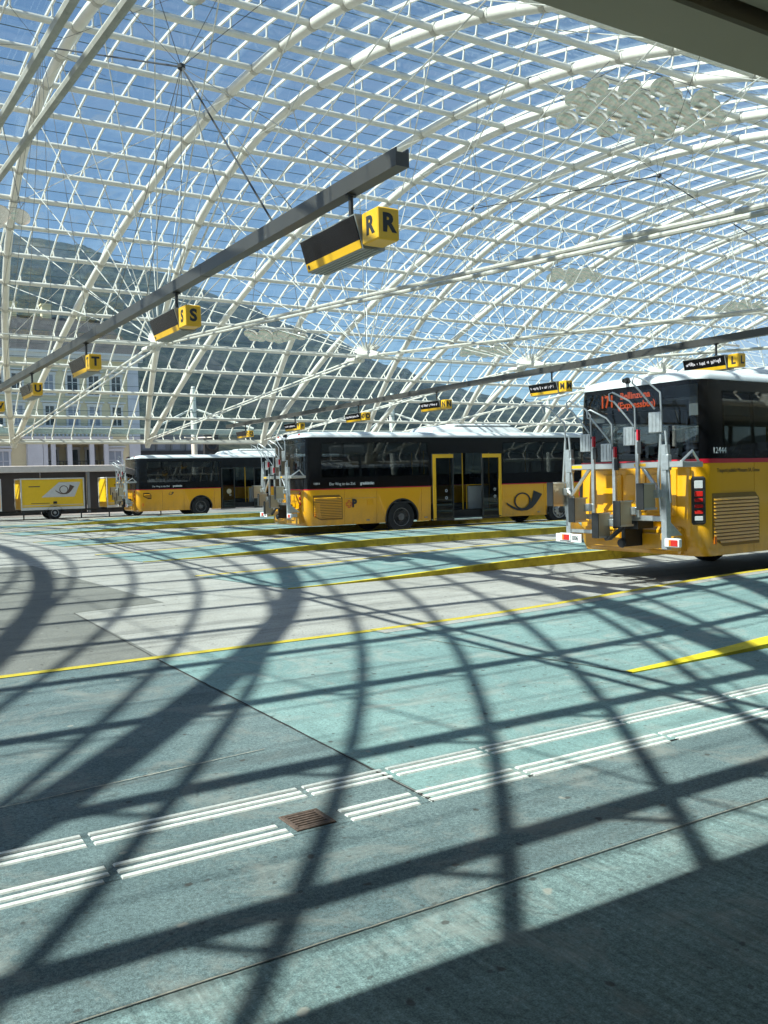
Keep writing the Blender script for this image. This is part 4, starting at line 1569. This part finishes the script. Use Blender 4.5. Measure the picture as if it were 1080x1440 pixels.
trailer(8.35, 48.6, 'long yellow luggage trailer with a posthorn panel, seen whole at the far wall', 3.15)
trailer(12.65, 48.6, 'yellow luggage trailer half hidden behind the far bus', 3.1)
trailer(4.35, 48.6, 'yellow luggage trailer cut off by the left edge of the picture', 3.1)

# ------------------------------------------------------------------ far wall, buildings, signal
w = thing('boundary_wall', 'low brown panelled wall with a pale flat coping behind the yellow trailers', 'wall', (-30, 57.5, 0))
MB().bbox(0, 46.6, -.3, 2.4, 2.55, 2.95, .03).build('coping', M['stonewhite'], w)
for k in range(17):
    MB().bbox(k * 2.74 + .02, k * 2.74 + 2.72, .35, .45, 0, 2.55, .01).build('wall_panel', M['brown'], w)
for k in range(9):
    MB().box(k * 5.48 - .05, k * 5.48 + .09, -.1, .05, 0, 2.55).build('wall_post', M['greywall'], w)

BV = 85.0


def window(parent, u0, u1, z0, z1, y, mat, trim=M['lilac'], mull=1, ped=False):
    f = MB()
    f.box(u0 - .18, u0, y - .12, y, z0, z1)
    f.box(u1, u1 + .18, y - .12, y, z0, z1)
    f.box(u0 - .25, u1 + .25, y - .18, y, z1, z1 + .25)
    f.box(u0 - .22, u1 + .22, y - .16, y, z0 - .15, z0)
    if ped:
        f.box(u0 - .4, u1 + .4, y - .3, y, z1 + .32, z1 + .46)
    o = f.build('window', trim, parent)
    p = MB()
    p.box(u0, u1, y - .03, y + .02, z0, z1)
    p.build('pane', mat, o)
    if mull:
        b = MB()
        b.box((u0 + u1) / 2 - .04, (u0 + u1) / 2 + .04, y - .06, y - .031, z0, z1)
        b.box(u0, u1, y - .06, y - .031, z0 + (z1 - z0) * .62, z0 + (z1 - z0) * .62 + .06)
        b.build('glazing_bars', trim, o)
    return o


b = thing('cream_building', 'cream rendered old building with a lilac pillared loggia above the left trailers', 'building', (0, BV, 0))
uL, uR = -14.0, at(197, 640, BV).x
H = 13.2
bay0, bay1 = at(37, 640, BV).x, at(150, 640, BV).x
z_b = at(100, 661, BV).z
z_t = at(100, 623, BV).z
wl = MB()
wl.box(uL, bay0 - .01, 0, 12, 0, H)
wl.box(bay1 + .01, uR, 0, 12, 0, H)
wl.box(bay0 - .01, bay1 + .01, 0, 12, z_t + .6, H)
wl.box(bay0 - .01, bay1 + .01, 0, 12, 0, z_b - .3)
wl.box(bay0 - .01, bay1 + .01, 3.0, 12, z_b - .3, z_t + .6)
wl.build('wall', M['cream'], b)
lg = MB()
lg.box(bay0 - .2, bay1 + .2, -.9, 0, z_t - .05, z_t + .35)
lg.box(bay0 - .35, bay1 + .35, -1.1, 0, z_t + .35, z_t + .55)
lg.box(bay0 - .2, bay1 + .2, -.9, 0, z_b - .45, z_b - .05)
lg.build('loggia_cornice', M['lilac'], b)
for xpx in (62, 73, 96, 127, 147):
    u = at(xpx, 640, BV).x
    MB().bbox(u - .2, u + .2, -.75, -.35, z_b - .05, z_t - .05, .03).build('loggia_pillar', M['lilac'], b)
MB().box(bay0, at(58, 640, BV).x, -.8, 0, z_b - .05, z_t - .05).build('loggia_pier', M['lilac'], b)
rl = MB()
rl.box(bay0, bay1, -.55, -.5, z_b + .75, z_b + .82)
k = bay0
while k < bay1:
    rl.box(k, k + .04, -.55, -.5, z_b - .05, z_b + .75)
    k += .3
rl.build('balcony_rail', M['hub'], b, kind='stuff')
for xa, xb_ in ((66, 70), (80, 90), (106, 120), (133, 143)):
    window(b, at(xa, 640, BV).x, at(xb_, 640, BV).x, z_b + .05, z_t - .5, 2.98, M['darkwin'], M['lilac'], 0)
for xa, xb_ in ((-4, 12), (153, 170)):
    window(b, at(xa, 640, BV).x, at(xb_, 640, BV).x, z_b - .6, z_t - .75, -.001, M['shutter'], M['lilac'], 1, True)
bal = MB()
bal.box(bay0 - .2, bay1 + .2, -.9, -.75, z_t + 1.35, z_t + 1.5)
k = bay0 - .1
while k < bay1 + .1:
    bal.bbox(k, k + .16, -.9, -.75, z_t + .56, z_t + 1.35, .04)
    k += .34
bal.build('balustrade', M['lilac'], b, kind='stuff')
for zf in (z_t + 1.6, z_t + 4.4):
    for xa, xb_ in ((-8, 6), (20, 34), (66, 78), (98, 112), (128, 142), (160, 172)):
        window(b, at(xa, 640, BV).x, at(xb_, 640, BV).x, zf, zf + 1.7, -.001, M['darkwin'] if (xa + int(zf)) % 3 else M['shutter'], M['stonewhite'], 1, True)
qn = MB()
qn.box(uR - 1.0, uR + .03, -.12, 0, 0, H)
qn.build('corner_pilaster', M['lilac'], b)
cn = MB()
cn.box(uL, uR + .4, -.5, 0, H - .1, H + .35)
cn.box(uL, uR + .6, -.8, 0, H + .35, H + .55)
cn.build('cornice', M['stonewhite'], b)
rf = MB()
rf.add([(uL, -.8, H + .56), (uR + .6, -.8, H + .56), (uR + .6, 12.5, H + .56), (uL, 12.5, H + .56), (uL, 3.2, H + 4.2), (uR - 2.6, 3.2, H + 4.2), (uR - 2.6, 8.5, H + 4.2), (uL, 8.5, H + 4.2)],
       [(0, 1, 5, 4), (1, 2, 6, 5), (2, 3, 7, 6), (4, 5, 6, 7), (0, 4, 7, 3)])
ro = rf.build('roof', M['darkroof'], b)
for xpx in (30, 80, 130):
    u = at(xpx, 560, BV).x
    c = MB()
    c.box(u - .4, u + .4, 3.0, 3.9, H + 3, H + 5.2)
    c.box(u - .5, u + .5, 2.9, 4.0, H + 5.2, H + 5.35)
    c.build('chimney', M['cream'], ro)

gb = thing('grey_building', 'low grey modern building between the cream house and the white mast', 'building', (0, 92, 0))
u0, u1 = at(196, 640, 92).x, at(300, 640, 92).x
MB().box(u0, u1, 0, 10, 0, at(250, 612, 92).z).build('wall', M['greywall'], gb)
MB().box(u0 - .1, u1 + .2, -.4, 0, at(250, 640, 92).z, at(250, 634, 92).z).build('canopy_band', M['darkroof'], gb)
for k in range(5):
    ua = u0 + (u1 - u0) * (k + .2) / 5
    window(gb, ua, ua + (u1 - u0) * .11, at(250, 632, 92).z, at(250, 622, 92).z, -.001, M['shutter'], M['greywall'], 0)
MB().box(u0, u1, -.05, -.001, 0, at(250, 642, 92).z).build('garage_front', M['brown'], gb)
sg = thing('railway_signal', 'dark signal head with two round lamps beside the white mast', 'signal', (at(297, 640, 62).x, 62, 0))
zs_ = at(297, 650, 62).z
MB().tube([(0, 0, 0), (0, 0, zs_)], .08, 8).build('mast', M['greywall'], sg)
MB().bbox(-.55, .55, -.15, .15, zs_ - .4, at(297, 610, 62).z, .05).build('signal_board', M['hub'], sg)
for zz in (zs_ + .25, zs_ + 1.25):
    MB().lathe([(.40, 0), (.43, -.08), (.36, -.14), (.15, -.05)], (0, -.16, zz), 'y', 20).build('lamp_hood', M['black'], sg)

# ------------------------------------------------------------------ hanging reflector clusters
def cluster(cx, cy, cz, label, nx=5, ny=4, sp=.74, r=.32, seed=1):
    rnd = random.Random(seed)
    t = thing('reflector_cluster', label, 'light reflectors', (cx, cy, cz), 0, 'clusters of round mirror reflectors under the vault')
    fr = MB()
    top = HC + sqrt(RR * RR - (cy - VC) ** 2) - cz
    for s in (-1, 1):
        fr.tube([(s * nx * sp * .4, 0, .35), (s * nx * sp * .25, 0, top)], .014, 5)
        fr.tube([(s * nx * sp * .4, -ny * sp * .3, .3), (s * nx * sp * .4, ny * sp * .3, .3)], .014, 6)
    for j in range(ny):
        y = (j - (ny - 1) / 2) * sp
        fr.tube([(-nx * sp * .4, y, .28), (nx * sp * .4, y, .28)], .011, 5)
    fr.build('reflector_frame', M['cable'], t)
    d0 = None
    for i in range(nx):
        for j in range(ny):
            if (i in (0, nx - 1)) and (j in (0, ny - 1)):
                continue
            P = Vector(((i - (nx - 1) / 2) * sp, (j - (ny - 1) / 2) * sp + (.4 if i % 2 else 0), rnd.uniform(-.05, .05)))
            if d0 is None:
                mb = MB()
                mb.lathe([(.02, .085), (r * .5, .07), (r * .85, .03), (r, 0), (r, -.012), (r * .85, .016), (r * .5, .055), (.02, .07)], (0, 0, 0), 'z', 20)
                mb.tube([(0, 0, .08), (0, 0, .28)], .015, 5)
                d0 = mb.build('reflector_disc', M['mirror'], t, 40)
                o = d0
            else:
                o = link_copy(d0, t)
            o.location = P
            o.rotation_euler = (rnd.uniform(-.62, -.35), rnd.uniform(.1, .45), 0)
    return t


for n_, (x, y, z, lab) in enumerate((
        (20.3, 18.2, 12.0, 'large cluster of round mirror reflectors under the vault at upper right'),
        (4.7, 33.0, 10.9, 'cluster of round reflectors at the left edge below the vault'),
        (18.5, 39.5, 8.6, 'cluster of round reflectors right of the S sign, edge-on'),
        (32.6, 34.0, 11.7, 'cluster of round reflectors in the middle right beyond the long tie rods'),
        (29.5, 37.4, 8.2, 'low cluster of round reflectors just above the M sign girder'),
        (41.5, 30.8, 10.3, 'cluster of round reflectors at the right edge above the L sign'),
        (6.6, 18.2, 12.4, 'pale round reflectors at the top edge between the two big tie tubes'))):
    cluster(x, y, z, lab, 7 if n_ == 0 else 5, 4 if n_ == 0 else 3, .80 if n_ == 0 else .66, seed=n_ + 3)

# ------------------------------------------------------------------ display above the right bus
db = thing('departure_board', 'small white framed black departure board at the right edge above the bus roof', 'display board', (17.6, 12.2, 0), 0)
MB().bbox(0, 1.6, 0, .3, 3.62, 4.02, .05).build('board_case', M['roofwhite'], db)
MB().box(.06, 1.54, -.008, 0, 3.66, 3.92).build('board_screen', M['screen'], db)
for k in range(3):
    MB().box(.14 + .1 * k, .20 + .1 * k, -.012, -.009, 3.74, 3.86).build('lit_block', M['lcd'], db)
MB().box(.1, 1.5, .1, .2, 4.02, 4.1).build('board_bracket', M['greywall'], db)
pp = MB()
pp.tube([(1.4, .15, 0), (1.4, .15, 4.05)], .06, 10)
pp.build('board_post', M['greywall'], db)

# ------------------------------------------------------------------ mountains
from mathutils import noise as MN
ridge = [(-700, 250), (-300, 300), (-50, 318), (0, 323), (65, 335), (130, 343), (170, 362), (220, 375), (240, 383), (300, 408), (350, 430), (400, 452), (440, 466), (484, 476), (500, 488), (545, 510), (578, 515), (595, 527), (631, 538), (700, 553), (780, 590), (860, 622), (960, 636), (1080, 632), (1300, 600), (2200, 560)]


def ridge_y(x):
    for (a, b), (c, d) in zip(ridge[:-1], ridge[1:]):
        if a <= x <= c:
            return b + (d - b) * (x - a) / (c - a)
    return ridge[0][1] if x < ridge[0][0] else ridge[-1][1]


mt = MB()
cols, rows = 300, 46
D0, D1 = 330.0, 1900.0
vs = []
for i in range(cols + 1):
    x = -640 + (1700 + 640) * i / cols
    d = CAM_F + CAM_R * ((x - 540) / 1275)
    h = Vector((d.x, d.y, 0)).normalized()
    yy = ridge_y(x)
    dd = CAM_F + CAM_R * ((x - 540) / 1275) - CAM_U * ((yy - 720) / 1275)
    slope = dd.z / sqrt(dd.x ** 2 + dd.y ** 2)
    for j in range(rows + 1):
        f = j / rows
        D = D0 + (D1 - D0) * f
        zr_ = slope * D1
        z = zr_ * (f ** 1.15)
        P = h * D
        nz = MN.fractal(P * .004, 1.0, 2.0, 5) * 55 * min(1, f * 3) * (1 if f < .97 else .25)
        nz += MN.fractal(P * .03, 1.0, 2.1, 3) * 9
        vs.append((P.x, P.y, max(-3, z + nz * (0.35 + .65 * f) * (.4 if f > .9 else 1)) - 2))
    P = h * (D1 + 300)
    vs.append((P.x, P.y, -3))
n = rows + 2
mt.add(vs, [(i * n + j, (i + 1) * n + j, (i + 1) * n + j + 1, i * n + j + 1) for i in range(cols) for j in range(n - 1)])
mm, mn, mb_ = new_mat('mountain_forest')
v = coords(mn)
f1 = noise(mn, v, .035, 8, .82)
f2 = noise(mn, v, .004, 6, .6)
c = ramp(mn, f1, [(.38, (.006, .012, .012)), (.5, (.028, .042, .034)), (.62, (.10, .115, .075))])
rk = ramp(mn, f2, [(.56, 0), (.66, .75)])
rkc = ramp(mn, noise(mn, v, .03, 6, .8), [(.35, (.09, .085, .08)), (.65, (.22, .21, .19))])
c = mixc(mn, rk, c, rkc)
mn.links.new(c, mb_.inputs['Base Color'])
mb_.inputs['Roughness'].default_value = 1
mb_.inputs['Specular IOR Level'].default_value = 0
bump(mn, mb_, f1, 1.0, 14)
mt.build('mountain', mm, kind='structure', smooth=80)

# ------------------------------------------------------------------ haze
hm = bpy.data.materials.new('haze_air')
hm.use_nodes = True
hn = hm.node_tree
hn.nodes.clear()
ho_ = hn.nodes.new('ShaderNodeOutputMaterial')
pv = hn.nodes.new('ShaderNodeVolumePrincipled')
pv.inputs['Color'].default_value = (.55, .76, 1.0, 1)
pv.inputs['Density'].default_value = .00014
pv.inputs['Anisotropy'].default_value = .2
hn.links.new(pv.outputs[0], ho_.inputs['Volume'])
MB().box(-2450, 2450, -2450, 2450, -4.2, 700).build('haze', hm, kind='stuff')
